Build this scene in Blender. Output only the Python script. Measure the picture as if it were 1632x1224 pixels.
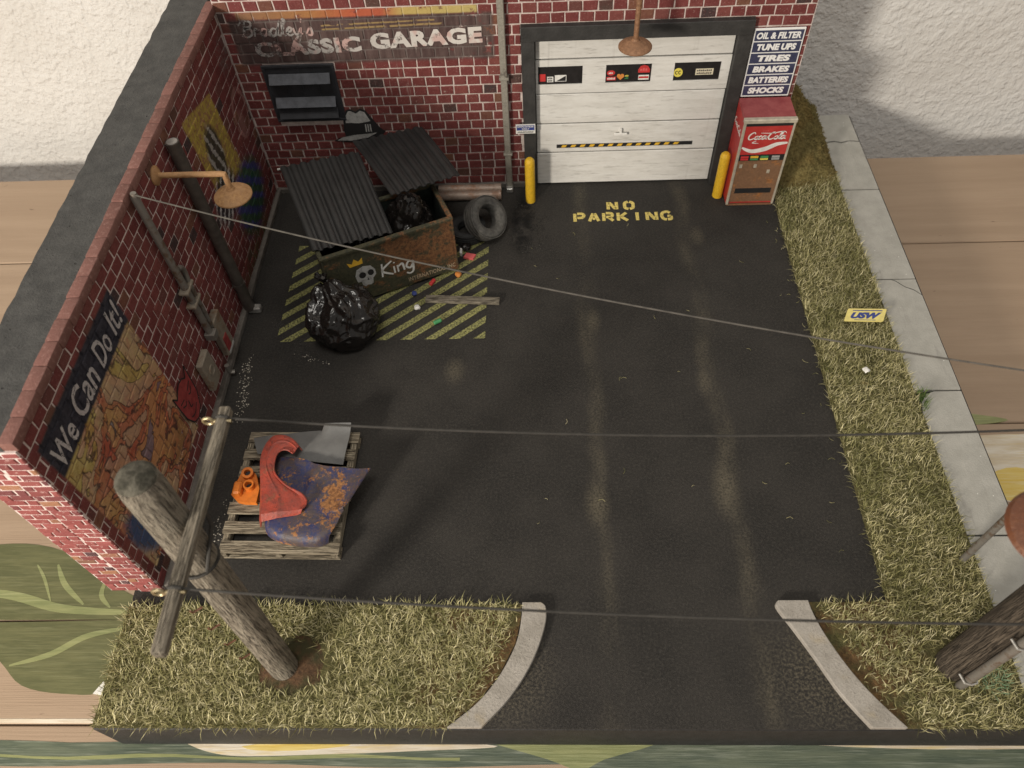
import bpy, bmesh, math, random
from mathutils import Vector, Matrix, noise as mnoise
R = math.radians
S = 0.01                      # everything below is written in centimetres (a 1:24 model)
random.seed(7)
rnd = random.random
def ru(a, b): return a + (b - a) * random.random()

sc = bpy.context.scene
for o in list(bpy.data.objects): bpy.data.objects.remove(o)
COL = sc.collection

# ------------------------------------------------------------------ camera
cam = bpy.data.cameras.new('camera'); camo = bpy.data.objects.new('camera', cam); COL.objects.link(camo)
rt = Vector((0.99903, 0.0103, -0.0410)); fw = Vector((-0.0391, 0.5897, -0.8067)).normalized()
rt = (rt - fw * rt.dot(fw)).normalized(); up = rt.cross(fw)
CAM = Vector((17.544, -6.652, 31.143))
m = Matrix((rt, up, -fw)).transposed().to_4x4(); m.translation = CAM * S
camo.matrix_world = m
cam.sensor_width = 36; cam.lens = 27.21; cam.clip_start = 0.005; cam.clip_end = 50
cam.dof.use_dof = True; cam.dof.focus_distance = 0.36; cam.dof.aperture_fstop = 22.0
sc.camera = camo
# ------------------------------------------------------------------ world (room light) and the lamp
w = bpy.data.worlds.new('World'); sc.world = w; w.use_nodes = True
bg = w.node_tree.nodes['Background']; bg.inputs[0].default_value = (1.0, 0.95, 0.885, 1); bg.inputs[1].default_value = 0.36
ld = bpy.data.lights.new('room_lamp', 'POINT'); ld.energy = 43; ld.color = (1.0, 0.91, 0.785); ld.shadow_soft_size = 0.07
lo = bpy.data.objects.new('room_lamp', ld); COL.objects.link(lo); lo.location = Vector((-40, -61, 34)) * S
cl_ = bpy.data.lights.new('overhead_fill', 'AREA'); cl_.shape = 'DISK'; cl_.size = 0.55; cl_.energy = 9.5; cl_.color = (1.0, 0.95, 0.87)  # unseen overhead light, added for soft fill and highlights on glossy parts
clo = bpy.data.objects.new('overhead_fill', cl_); COL.objects.link(clo); clo.location = Vector((8, -30, 175)) * S
clo.rotation_euler = (Vector((18, 20, 0)) * S - clo.location).to_track_quat('-Z', 'Y').to_euler()
sc.view_settings.view_transform = 'Standard'; sc.view_settings.look = 'None'
sc.view_settings.exposure = 0.0; sc.view_settings.gamma = 1.0
sc.render.engine = 'CYCLES'

# ------------------------------------------------------------------ shader helpers
class X:
    def __init__(s, b, sock): s.b = b; s.s = sock
    def op(s, name, *o, clamp=False):
        n = s.b.nt.nodes.new('ShaderNodeMath'); n.operation = name; n.use_clamp = clamp
        for i, v in enumerate((s,) + o):
            if isinstance(v, X): s.b.nt.links.new(v.s, n.inputs[i])
            else: n.inputs[i].default_value = v
        return X(s.b, n.outputs[0])
    def __add__(s, o): return s.op('ADD', o)
    def __radd__(s, o): return s.op('ADD', o)
    def __sub__(s, o): return s.op('SUBTRACT', o)
    def __rsub__(s, o): return s.b.val(o).op('SUBTRACT', s)
    def __mul__(s, o): return s.op('MULTIPLY', o)
    def __rmul__(s, o): return s.op('MULTIPLY', o)
    def __truediv__(s, o): return s.op('DIVIDE', o)
    def abs(s): return s.op('ABSOLUTE')
    def max(s, o): return s.op('MAXIMUM', o)
    def min(s, o): return s.op('MINIMUM', o)
    def fract(s): return s.op('FRACT')
    def sin(s): return s.op('SINE')
    def pow(s, o): return s.op('POWER', o)
    def sqrt(s): return s.op('SQRT')
    def clamp(s): return s.op('ADD', 0.0, clamp=True)
    def ss(s, a, c):            # smooth step from a to c (also falling when a > c)
        n = s.b.nt.nodes.new('ShaderNodeMapRange'); n.interpolation_type = 'SMOOTHSTEP'
        if a < c: v = (a, c, 0, 1)
        else: v = (c, a, 1, 0)
        s.b.nt.links.new(s.s, n.inputs[0])
        for i in range(4): n.inputs[i + 1].default_value = v[i]
        return X(s.b, n.outputs[0])
class B:
    def __init__(s, name):
        s.m = bpy.data.materials.new(name); s.m.use_nodes = True; s.nt = s.m.node_tree
        s.nt.nodes.clear(); s.o = s.nt.nodes.new('ShaderNodeOutputMaterial')
        g = s.nt.nodes.new('ShaderNodeNewGeometry'); s.geo = g
        v = s.nt.nodes.new('ShaderNodeVectorMath'); v.operation = 'SCALE'; v.inputs[3].default_value = 1 / S
        s.nt.links.new(g.outputs['Position'], v.inputs[0]); s.P = v.outputs[0]
        sp = s.nt.nodes.new('ShaderNodeSeparateXYZ'); s.nt.links.new(s.P, sp.inputs[0])
        s.x, s.y, s.z = (X(s, sp.outputs[i]) for i in range(3))
    def val(s, v):
        n = s.nt.nodes.new('ShaderNodeValue'); n.outputs[0].default_value = v; return X(s, n.outputs[0])
    def vec(s, sx=1, sy=1, sz=1, off=(0, 0, 0)):
        n = s.nt.nodes.new('ShaderNodeVectorMath'); n.operation = 'MULTIPLY_ADD'
        s.nt.links.new(s.P, n.inputs[0]); n.inputs[1].default_value = (sx, sy, sz); n.inputs[2].default_value = off
        return n.outputs[0]
    def noise(s, scale, detail=3, rough=.55, sx=1, sy=1, sz=1, off=(0, 0, 0), dist=0):
        n = s.nt.nodes.new('ShaderNodeTexNoise'); s.nt.links.new(s.vec(sx, sy, sz, off), n.inputs['Vector'])
        n.inputs['Scale'].default_value = scale; n.inputs['Detail'].default_value = detail
        n.inputs['Roughness'].default_value = rough; n.inputs['Distortion'].default_value = dist
        return X(s, n.outputs[0])
    def voro(s, scale, feature='F1', sx=1, sy=1, sz=1, off=(0, 0, 0), out=0):
        n = s.nt.nodes.new('ShaderNodeTexVoronoi'); n.feature = feature
        s.nt.links.new(s.vec(sx, sy, sz, off), n.inputs['Vector']); n.inputs['Scale'].default_value = scale
        return X(s, n.outputs[out])
    def island(s): return X(s, s.geo.outputs['Random Per Island'])
    def orand(s):
        n = s.nt.nodes.new('ShaderNodeObjectInfo'); return X(s, n.outputs['Random'])
    def each(s): return (s.island() + s.orand()).fract()
    def mix(s, f, a, b):
        n = s.nt.nodes.new('ShaderNodeMix'); n.data_type = 'RGBA'
        for k, v in ((0, f), (6, a), (7, b)):
            if isinstance(v, X): s.nt.links.new(v.s, n.inputs[k])
            elif k == 0: n.inputs[0].default_value = v
            else: n.inputs[k].default_value = (*v, 1)
        return X(s, n.outputs[2])
    def ramp(s, f, *stops, const=False):
        n = s.nt.nodes.new('ShaderNodeValToRGB'); s.nt.links.new(f.s, n.inputs[0])
        e = n.color_ramp.elements; n.color_ramp.interpolation = 'CONSTANT' if const else 'LINEAR'
        while len(e) < len(stops): e.new(0.5)
        for k, (p, c) in enumerate(stops): e[k].position = p; e[k].color = (*c, 1)
        return X(s, n.outputs[0])
    def rect(s, u, v, u0, u1, v0, v1, e=.05):
        return u.ss(u0 - e, u0 + e) * u.ss(u1 + e, u1 - e) * v.ss(v0 - e, v0 + e) * v.ss(v1 + e, v1 - e)
    def blob(s, u, v, cu, cv, ru_, rv, soft=.3):
        d = (((u - cu) / ru_) * ((u - cu) / ru_) + ((v - cv) / rv) * ((v - cv) / rv)).sqrt()
        return d.ss(1 + soft, 1 - soft)
    def out(s, col, rough=.7, metal=0.0, bump=None, dist=.02, strength=1.0, spec=.5, alpha=None, coat=0, bump2=None):
        p = s.nt.nodes.new('ShaderNodeBsdfPrincipled')
        def put(k, v):
            if isinstance(v, X): s.nt.links.new(v.s, p.inputs[k])
            elif isinstance(v, tuple): p.inputs[k].default_value = (*v, 1)
            else: p.inputs[k].default_value = v
        put('Base Color', col); put('Roughness', rough); put('Metallic', metal); put('Specular IOR Level', spec)
        if coat: put('Coat Weight', coat); put('Coat Roughness', .15)
        if alpha is not None: put('Alpha', alpha)
        if bump is not None:
            n = s.nt.nodes.new('ShaderNodeBump'); n.inputs['Distance'].default_value = dist * S; n.inputs['Strength'].default_value = strength
            s.nt.links.new(bump.s, n.inputs['Height']); s.nt.links.new(n.outputs[0], p.inputs['Normal'])
        s.nt.links.new(p.outputs[0], s.o.inputs[0])
        return s.m
def plain(name, col, rough=.6, var=.25, scale=3.0, metal=0.0, bump=.01, spec=.5, coat=0):
    b = B(name); n = b.noise(scale, 5, .6)
    c = b.mix(n.ss(.25, .75), tuple(v * (1 - var) for v in col), tuple(min(1, v * (1 + var)) for v in col))
    return b.out(c, rough, metal, bump=b.noise(scale * 6, 3), dist=bump, spec=spec, coat=coat)
M = {}
# ---- asphalt
b = B('asphalt')
n1 = b.noise(.35, 4, .6); n2 = b.noise(9, 4, .7); n3 = b.noise(30, 2, .6)
col = b.mix(n1.ss(.3, .7), (.022, .0205, .019), (.036, .033, .030))
col = b.mix(n2.ss(.40, .75) * .55, col, (.072, .066, .058)); col = b.mix(n3.ss(.58, .70) * .5, col, (.095, .088, .078)); col = b.mix(n3.ss(.42, .34) * .6, col, (.010, .0095, .009))
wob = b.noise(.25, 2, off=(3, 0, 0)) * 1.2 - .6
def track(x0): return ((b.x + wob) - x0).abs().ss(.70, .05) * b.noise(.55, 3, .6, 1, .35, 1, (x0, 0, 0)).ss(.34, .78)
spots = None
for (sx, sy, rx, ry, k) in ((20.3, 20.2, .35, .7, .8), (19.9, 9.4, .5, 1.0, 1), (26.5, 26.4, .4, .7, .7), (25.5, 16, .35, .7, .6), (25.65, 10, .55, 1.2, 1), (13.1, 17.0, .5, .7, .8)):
    t = b.blob(b.x, b.y, sx, sy, rx * .8, ry * .85, .9) * (.9 * k); spots = t if spots is None else spots.max(t)  # soft pale ovals on the asphalt, tinted together with the dusty tracks
dust_and_spots = ((track(20.0) + track(25.9)) * .27 + spots * .34) * n2.ss(.25, .62)
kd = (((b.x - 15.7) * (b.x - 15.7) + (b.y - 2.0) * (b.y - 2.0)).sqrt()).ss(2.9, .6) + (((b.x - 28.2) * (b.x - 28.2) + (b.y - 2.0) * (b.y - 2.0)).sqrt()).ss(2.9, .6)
dust_and_spots = (dust_and_spots + kd * .38 * n2.ss(.4, .7)).clamp()
col = b.mix(dust_and_spots, col, (.25, .215, .145))
crack = (b.noise(1.6, 4, .7, 1, .6, 1) - .5).abs().ss(.02, .0) * b.blob(b.x, b.y, 16.8, 27.4, 1.2, 2.2, .4)
grime = b.blob(b.x, b.y, 16.5, 28.0, .6, 2.3, .6) * b.noise(1.2, 3).ss(.35, .6)
col = b.mix((crack + grime).clamp(), col, (.008, .008, .008))
fleck = b.voro(7.0).ss(.07, .03) * b.noise(.8, 2).ss(.55, .7)
col = b.mix(fleck * .3, col, (.4, .38, .33))
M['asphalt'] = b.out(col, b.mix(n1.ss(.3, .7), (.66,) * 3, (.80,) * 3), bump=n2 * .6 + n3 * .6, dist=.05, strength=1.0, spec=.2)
# ---- yellow paint on asphalt
b = B('stripe_paint')
n2 = b.noise(10, 4, .75); n1 = b.noise(1.1, 3)
M['stripe'] = b.out(b.mix(n2.ss(.38, .62), (.07, .072, .028), (.31, .30, .11)), .7, bump=n2, dist=.03, alpha=(n2 + n1 * .5).ss(.52, .64))
b = B('letter_paint'); n2 = b.noise(9, 4, .75)
M['letter'] = b.out(b.mix(n2.ss(.3, .6), (.34, .26, .06), (.74, .60, .18)), .65, bump=n2, dist=.02, alpha=n2.ss(.26, .36))
# ---- brick walls
def brick_base(b, bright=1.0):
    r = b.each(); n = b.noise(5, 4, .65)
    c = b.ramp(r, (0, (.135, .032, .030)), (.35, (.18, .045, .042)), (.62, (.155, .040, .038)), (.82, (.20, .058, .050)), (.91, (.12, .046, .040)), (.955, (.19, .085, .05)), (.985, (.045, .034, .034)), const=False)
    c = b.mix(n.ss(.35, .75) * .5, c, (.10, .022, .02))
    chip = b.noise(2.3, 5, .75, off=(9, 4, 1)).ss(.66, .70)
    c = b.mix(chip * .75, c, (.42, .33, .29))
    return b.mix(b.noise(14, 2, .7).ss(.60, .72) * .45, c, (.40, .25, .22))
def mortar_base(b): return b.mix(b.noise(3, 4, .7).ss(.3, .7), (.46, .375, .345), (.66, .565, .525))
def back_paint(b, c):
    wear = b.noise(1.5, 5, .72, off=(2, 7, 5)); drip = b.noise(1.0, 4, .7, 2.2, 1, .25)
    body = b.rect(b.x, b.z, 1.9, 15.35, 8.52, 11.0, .12) * (wear + b.x.ss(16.0, 9.0) * .25).ss(.36, .50)
    c = b.mix(body * .88, c, b.mix(drip.ss(.35, .7), (.050, .036, .034), (.11, .082, .075)))
    strip = b.rect(b.x, b.z, 2.4, 14.6, 11.0, 11.36, .05) * wear.ss(.34, .46)
    sc_ = b.ramp((b.x - 2.0) / 13.0, (.0, (.20, .12, .07)), (.32, (.36, .17, .06)), (.48, (.45, .11, .05)), (.60, (.42, .10, .05)), (.68, (.48, .37, .12)), (1.0, (.50, .42, .16)))
    c = b.mix(strip * .85, c, sc_)
    ln = b.rect(b.x, b.z - b.x * .02, 6.6, 12.8, 10.18, 10.28, .02).max(b.rect(b.x, b.z - b.x * .02, 6.6, 12.4, 10.40, 10.48, .02)) * wear.ss(.40, .5)
    c = b.mix(ln * .7, c, (.36, .25, .10))
    run = b.noise(2.0, 3, .7, 3.0, 1, .12, (5, 0, 0)).ss(.62, .72) * b.rect(b.x, b.z, 8.0, 15.5, 6.6, 9.6, .5)
    return b.mix(run * .45, c, (.50, .45, .40))
def left_paint(b, c, joint=False):
    Y, Z = b.y, b.z; wear = b.noise(1.3, 5, .75, off=(4, 1, 8)); n = b.noise(.75, 4, .65, off=(1, 2, 3)); fine = b.noise(4, 5, .75)
    crackle = b.voro(3.2, 'DISTANCE_TO_EDGE').ss(.05, .0) * .6
    post = b.rect(Y, Z, 6.05, 13.0, 1.35, 10.55, .06)
    p = b.mix(n.ss(.35, .62), (.42, .34, .11), (.44, .31, .19))
    p = b.mix(fine.ss(.52, .72) * .55, p, (.26, .075, .035))
    p = b.mix(b.blob(Y + wear * 1.2, Z, 11.0, 5.2, 2.6, 1.9, .5) * .8, p, (.40, .16, .085))
    p = b.mix(b.blob(Y, Z + wear, 12.2, 5.0, 1.0, 1.6, .5) * .7, p, (.46, .15, .055))
    p = b.mix(b.blob(Y + fine * .8, Z, 8.35, 7.6, .55, 1.6, .3) * .85, p, (.33, .035, .03))
    p = b.mix(b.blob(Y + wear, Z, 8.3, 5.4, .9, 1.3, .4) * .6, p, (.36, .06, .045))
    p = b.mix(b.blob(Y + Z * .35, Z + fine * .9, 8.3, 3.2, 1.2, 1.7, .25) * .95, p, (.02, .055, .13))
    p = b.mix(b.blob(Y, Z, 11.6, 2.5, 1.5, .8, .35) * .9, p, (.022, .018, .018))
    p = b.mix(b.rect(Y, Z, 10.4, 12.8, 1.5, 2.4, .05) * (Z * 7).sin().ss(.2, .5) * fine.ss(.48, .56), p, (.42, .36, .30))
    big = b.noise(.55, 5, .7, off=(6, 2, 9)); mid = b.noise(1.6, 5, .75, off=(2, 8, 1))
    p = b.mix(big.ss(.50, .56) * .5, p, (.40, .17, .10)); p = b.mix(mid.ss(.56, .62) * .7, p, (.50, .34, .19)); p = b.mix(mid.ss(.44, .38) * .8, p, (.14, .045, .03)); p = b.mix(b.noise(1.0, 5, .75, off=(8, 3, 3)).ss(.58, .64) * .6, p, (.34, .045, .035))
    p = b.mix(crackle, p, (.12, .04, .025))
    p = b.mix(fine.ss(.66, .74) * .8, p, (.03, .022, .02))
    pat = b.noise(.30, 3, .6, off=(13, 5, 2), dist=.5)
    q = b.ramp(pat, (0, (.46, .38, .10)), (.40, (.50, .34, .20)), (.47, (.42, .30, .20)), (.515, (.40, .10, .05)), (.56, (.48, .24, .09)), (.62, (.05, .10, .20)), const=True)
    p = b.mix(.55, p, q)
    edge_ = ((pat - .40).abs().ss(.010, .003)).max((pat - .515).abs().ss(.010, .003)).max((pat - .56).abs().ss(.008, .003)).max((pat - .62).abs().ss(.008, .003))
    p = b.mix(edge_ * .8 * fine.ss(.35, .5), p, (.035, .022, .02))
    p = b.mix(b.blob(Y + Z * .35, Z + fine * .9, 8.3, 3.2, 1.2, 1.7, .25) * .9, p, (.025, .075, .17))
    if joint: p = b.mix(.55, p, (.10, .045, .03))
    c = b.mix(post * (wear + .12).ss(.40, .52) * .95, c, p)
    band = b.rect(Y, Z, 6.0, 13.05, 8.85, 10.6, .07) * (wear + .2).ss(.40, .5)
    c = b.mix(band, c, b.mix(fine.ss(.3, .7), (.014, .014, .022), (.045, .042, .055)))
    yel = b.rect(Y + (Z - 7.5) * .12, Z + (Y - 25.5) * .25, 23.7, 27.4, 5.3, 9.9, .08) * (wear + .1).ss(.40, .52)
    c = b.mix(yel * .9, c, b.mix(fine.ss(.4, .65), (.42, .33, .06), (.26, .13, .07)))
    fig = b.blob(Y + fine * .5, Z + wear * .8, 25.6, 7.7, .95, 1.5, .2)
    c = b.mix(fig * .9, c, b.mix((Y * 9 + Z * 3 + fine * 6).sin().ss(.3, .6), (.02, .02, .024), (.30, .29, .28)))
    scr = b.blob(Y + fine * .6, Z, 24.9, 5.2, 1.7, 1.2, .25)
    c = b.mix(scr * .9, c, b.mix((Y * 7 - Z * 10 + fine * 7).sin().ss(.1, .4), (.02, .02, .025), (.42, .41, .40)))
    d = (((Y - 29.9) / 1.0) * ((Y - 29.9) / 1.0) + ((Z - 6.5) / 1.25) * ((Z - 6.5) / 1.25)).sqrt()
    ring = (d - 1.0).abs().ss(.16, .08)
    c = b.mix(ring * wear.ss(.35, .5) * .7, c, (.34, .18, .16))
    c = b.mix(b.blob(Y, Z, 29.6, 6.1, .4, .7, .5) * .5, c, (.36, .20, .17))
    gb = b.blob(Y + fine, Z + wear, 27.8, 3.5, 2.4, 1.9, .25)
    c = b.mix(gb * .85, c, b.mix((Y * 5 + Z * 6 + fine * 8).sin().ss(-.2, .5), (.015, .085, .045), (.025, .05, .19)))
    c = b.mix(b.blob(Y, Z, 30.2, 9.6, .8, .9, .4) * fine.ss(.42, .6) * .6, c, (.16, .14, .13))
    moss = b.blob(Y, Z, 25.5, .2, 3.2, 1.1, .7) * fine.ss(.40, .62)
    return b.mix(moss * .7, c, (.05, .085, .018))
def brick_mat(name, paint, base, bump_s):
    b = B(name); c = base(b)
    if paint: c = paint(b, c)
    return b.out(c, .82, bump=b.noise(8, 5, .7) + b.noise(2.5, 3) * .8, dist=bump_s, spec=.3)
M['brick_back'] = brick_mat('brick_back', back_paint, brick_base, .03)
M['mortar_back'] = brick_mat('mortar_back', back_paint, mortar_base, .03)
M['brick_left'] = brick_mat('brick_left', left_paint, brick_base, .03)
M['mortar_left'] = brick_mat('mortar_left', lambda b, c: left_paint(b, c, True), lambda b: b.mix(b.noise(3, 4, .7).ss(.3, .7), (.56, .46, .43), (.74, .65, .61)), .03)
def pale_brick(b):
    r = b.each(); n = b.noise(6, 4, .65)
    c = b.ramp(r, (0, (.23, .060, .057)), (.4, (.29, .085, .08)), (.7, (.20, .055, .054)), (.85, (.14, .045, .05)), (.93, (.33, .16, .09)), (.97, (.09, .045, .05)))
    return b.mix(n.ss(.58, .68) * .6, c, (.58, .40, .37))
M['brick_end'] = brick_mat('brick_end', None, pale_brick, .03)
M['mortar_end'] = brick_mat('mortar_end', None, lambda b: b.mix(b.noise(4, 4).ss(.3, .7), (.55, .44, .42), (.76, .67, .64)), .03)
def cap_brick(b):
    r = b.each(); c = b.mix(r, (.16, .075, .062), (.22, .105, .088))
    c = b.mix(b.noise(6, 4, .7).ss(.5, .7) * .5, c, (.34, .20, .17)); return c
M['brick_cap'] = brick_mat('brick_cap', None, cap_brick, .03)
b = B('dark_plaster'); n = b.noise(1.2, 5, .7); f = b.noise(9, 4, .7)
pit = b.voro(2.2).ss(.12, .05) * b.noise(.9, 2).ss(.5, .6)
M['plaster'] = b.out(b.mix(pit * .8, b.mix(n.ss(.3, .7), (.040, .040, .039), (.072, .071, .068)), (.02, .02, .02)), .75, bump=f + n - pit * 2, dist=.05)
b = B('concrete'); n = b.noise(1.0, 5, .65); f = b.noise(12, 4, .7)
st = b.noise(.9, 4, .7, 2.5, .35, 1, (4, 4, 4)).ss(.58, .75)
cc = b.mix(n.ss(.3, .7), (.33, .322, .29), (.40, .39, .355)); cc = b.mix(st * .40, cc, (.20, .19, .175))
cc = b.mix(b.voro(1.6).ss(.05, .03), cc, (.7, .7, .66))
M['concrete'] = b.out(b.mix(f.ss(.60, .75) * .22, cc, (.24, .23, .21)), .85, bump=f + n, dist=.02)
b = B('kerb_concrete'); n = b.noise(1.0, 4, .65); f = b.noise(9, 5, .75)
cc = b.mix(n.ss(.3, .7), (.30, .275, .24), (.40, .37, .33)); cc = b.mix(f.ss(.55, .70) * .6, cc, (.16, .145, .13))
cc = b.mix(b.noise(.8, 3, off=(7, 1, 0)).ss(.58, .8) * .6, cc, (.38, .30, .17))
M['kerb'] = b.out(cc, .9, bump=f, dist=.06)
M['black_base'] = plain('black_base_paint', (.010, .010, .0105), .6, .5, 2.0, bump=.03)
b = B('soil'); n = b.noise(6, 5, .75)
kq = b.y.ss(5.2, 4.6) * b.rect(b.x, b.y, 12.5, 32.0, -1, 6, 1.0) * b.noise(1.2, 3, off=(2, 2, 2)).ss(.35, .6)
M['soil'] = b.out(b.mix(kq * .8, b.ramp(n, (.3, (.045, .042, .014)), (.5, (.10, .092, .032)), (.7, (.15, .12, .048))), b.ramp(n, (.3, (.05, .024, .010)), (.55, (.15, .075, .028)), (.75, (.28, .16, .06)))), .95, bump=n, dist=.15)
b = B('rusty_soil'); n = b.noise(8, 5, .75); n2 = b.noise(1.2, 3)
M['rust_soil'] = b.out(b.mix(n2.ss(.4, .62), b.ramp(n, (.3, (.05, .025, .012)), (.6, (.14, .075, .035)), (.75, (.22, .13, .06))), (.055, .05, .018)), .95, bump=n, dist=.15)
b = B('grass'); r = b.island(); n = b.noise(.45, 3, .6); n2 = b.noise(.9, 3, .6, off=(5, 5, 5))
gc = b.ramp(r, (0, (.072, .072, .022)), (.25, (.19, .18, .07)), (.5, (.345, .315, .145)), (.78, (.53, .48, .255)), (1, (.70, .64, .41)))
gc = b.mix(n.ss(.48, .68) * .55, gc, (.12, .125, .035)); gc = b.mix(n2.ss(.68, .78) * .5, gc, (.24, .135, .04))
M['grass'] = b.out(gc, .7, spec=.25)
b = B('green_tuft'); M['tuft'] = b.out(b.mix(b.island(), (.05, .10, .02), (.16, .22, .06)), .7, spec=.25)
b = B('mint_tuft'); M['mint'] = b.out(b.mix(b.island(), (.12, .22, .12), (.30, .42, .26)), .7, spec=.25)
b = B('moss'); n = b.noise(2.0, 5, .75); n2 = b.noise(.5, 3); isl = b.island()
mc = b.ramp(n, (.3, (.06, .046, .018)), (.5, (.16, .125, .05)), (.7, (.30, .24, .10))); mc = b.mix(isl * .6, mc, b.mix(n2.ss(.4, .6), (.36, .25, .085), (.26, .22, .085)))
M['moss'] = b.out(mc, .95, bump=b.noise(9, 5, .8), dist=.12, spec=.15)
# ---- room
b = B('stucco_wall'); n = b.noise(2.0, 2, .5); lump = n.ss(.36, .70) + b.noise(4.2, 2, .5, off=(3, 3, 3)).ss(.4, .7) * .35; f = b.noise(10, 3, .6)
M['stucco'] = b.out(b.mix(b.noise(.15, 2).ss(.3, .7), (.61, .595, .57), (.66, .65, .63)), .85, bump=lump + f * .18, dist=.075, strength=.75)
b = B('table_wood'); g1 = b.noise(1.0, 5, .65, .08, 1.2, 1); g2 = b.noise(4.0, 4, .7, .05, 3.6, 1); r = b.each()
wc = b.mix(g1.ss(.3, .7), (.33, .235, .16), (.385, .28, .195)); wc = b.mix(g2.ss(.55, .75) * .35, wc, (.25, .17, .11))
wc = b.mix(r * .30, wc, (.36, .26, .175)); wc = b.mix(b.noise(.9, 3, .6, .8, 2, 1, (3, 3, 3)).ss(.70, .76) * .8, wc, (.12, .07, .04))
M['wood_table'] = b.out(wc, .6, bump=g2, dist=.02)
def brush(name, c1, c2, c3, ang=0.0, rough=.5):
    b = B(name); n = b.noise(1.2, 4, .65, .35, 2.2, 1); n2 = b.noise(3.5, 3, .6, .15, 3, 1)
    c = b.mix(n.ss(.3, .7), c1, c2); c = b.mix(n2.ss(.5, .72) * .5, c, c3); return b.out(c, rough, bump=n2, dist=.02)
M['leaf_dark'] = brush('leaf_paint', (.085, .090, .034), (.135, .135, .056), (.20, .20, .10))
M['leaf_vein'] = brush('vein_paint', (.19, .21, .085), (.27, .28, .12), (.36, .37, .19))
M['leaf_teal'] = brush('dark_green_paint', (.060, .080, .055), (.115, .135, .09), (.27, .29, .23))
M['petal'] = brush('petal_paint', (.55, .46, .33), (.68, .63, .54), (.62, .45, .10))
M['petal_y'] = brush('yellow_paint', (.60, .42, .08), (.66, .52, .18), (.70, .62, .38))
M['line'] = brush('cream_paint', (.60, .52, .40), (.72, .66, .55), (.5, .38, .25))
# ---- wood
def woodmat(name, c1, c2, c3, ax, sc_=2.2):
    b = B(name); s = [4.2, 4.2, 4.2]; s[ax] = .16
    g = b.noise(sc_, 5, .7, *s); g2 = b.noise(sc_ * 2.5, 4, .7, *[v * 1.2 for v in s])
    c = b.mix(g.ss(.32, .68), c1, c2); c = b.mix(g2.ss(.53, .64) * .9, c, c3)
    return b.out(c, .85, bump=g2.ss(.50, .66) * -1.0 + g, dist=.10, spec=.25)
M['pole_wood'] = woodmat('weathered_pole', (.17, .145, .112), (.37, .33, .265), (.035, .028, .022), 2, 2.9)
M['arm_wood'] = woodmat('weathered_arm', (.17, .145, .11), (.33, .29, .23), (.09, .075, .055), 1)
M['pallet_wood_x'] = woodmat('pallet_boards', (.23, .19, .135), (.40, .345, .255), (.09, .07, .05), 0)
M['pallet_wood_y'] = woodmat('pallet_stringers', (.23, .19, .135), (.40, .345, .255), (.09, .07, .05), 1)
M['plank'] = woodmat('grey_plank', (.16, .14, .105), (.29, .255, .20), (.09, .075, .06), 0)
b = B('end_grain'); n = b.noise(3, 5, .7); M['end_grain'] = b.out(b.mix(n.ss(.35, .65), (.045, .042, .032), (.13, .12, .095)), .9, bump=b.noise(6, 4, .7), dist=.08, spec=.2)
M['dark_pole'] = woodmat('dark_pole', (.060, .048, .036), (.13, .105, .08), (.022, .018, .014), 2, 2.6)
# ---- metal
def rustmat(name, base, amt, r1=(.16, .06, .022), r2=(.30, .13, .05), rough=.6, metal=0.0, scale=1.3):
    b = B(name); n = b.noise(scale, 6, .72); n2 = b.noise(scale * 5, 5, .75)
    rc = b.mix(n2.ss(.3, .7), r1, r2); c = b.mix(n2.ss(.2, .8), tuple(v * .75 for v in base), tuple(min(1, v * 1.2) for v in base))
    return b.out(b.mix((n + n2 * .25).ss(.78 - amt, .92 - amt), c, rc), rough, metal, bump=n2, dist=.035)
b = B('dumpster_paint'); n = b.noise(.8, 6, .74); n2 = b.noise(6, 5, .75)
dc = b.mix(n2.ss(.3, .7), (.030, .032, .018), (.075, .068, .035))
dc = b.mix((n + n2 * .25 + b.blob(b.x, b.z, 11.3, 2.3, 2.2, 1.6, .8) * .17).ss(.66, .80), dc, b.mix(n2.ss(.35, .65), (.10, .042, .018), (.23, .105, .042)))
M['dumpster'] = b.out(dc, .75, bump=n2, dist=.04)
M['dump_in'] = plain('dumpster_inside', (.015, .022, .018), .7, .5)
b = B('corrugated_lid'); n = b.noise(.8, 4, .6)
M['lid'] = b.out(b.mix(n.ss(.3, .7), (.018, .018, .018), (.028, .028, .028)), .55, bump=b.noise(10, 3), dist=.01)
M['lampA'] = rustmat('rust_pale', (.36, .20, .09), .18, (.22, .10, .035), (.42, .24, .10), .7)
M['lampB'] = rustmat('rust_brown', (.22, .11, .055), .25, (.14, .065, .03), (.30, .16, .085), .6)
M['lampC'] = rustmat('rust_red', (.13, .045, .020), .2, (.09, .030, .013), (.17, .065, .028), .35)
M['pipe_rust'] = rustmat('old_exhaust', (.40, .31, .25), .18, (.22, .10, .06), (.40, .25, .17), .4, .2)
b = B('grey_conduit'); n = b.noise(2.0, 5, .7)
M['conduit'] = b.out(b.mix(n.ss(.5, .68), (.20, .185, .165), (.12, .075, .045)), .5, .35, bump=n, dist=.02)
M['drain'] = rustmat('worn_drainpipe', (.29, .27, .23), .10, (.07, .055, .045), (.16, .14, .12), .55, .2, 1.6)
M['pipe_dark'] = plain('dark_pipe', (.085, .072, .062), .5, .3, 2, metal=.3)
M['silver'] = plain('bare_zinc', (.55, .54, .51), .35, .2, 3, metal=.7)
M['wire'] = plain('wire', (.030, .027, .023), .7, .3)
M['wire_grey'] = plain('wire_grey', (.075, .068, .058), .7, .3)
M['brass'] = plain('dull_brass', (.40, .33, .20), .35, .25, 4, metal=.8)
M['box_metal'] = rustmat('meter_box', (.235, .20, .155), .14, (.13, .07, .04), (.22, .15, .09), .6)
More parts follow.
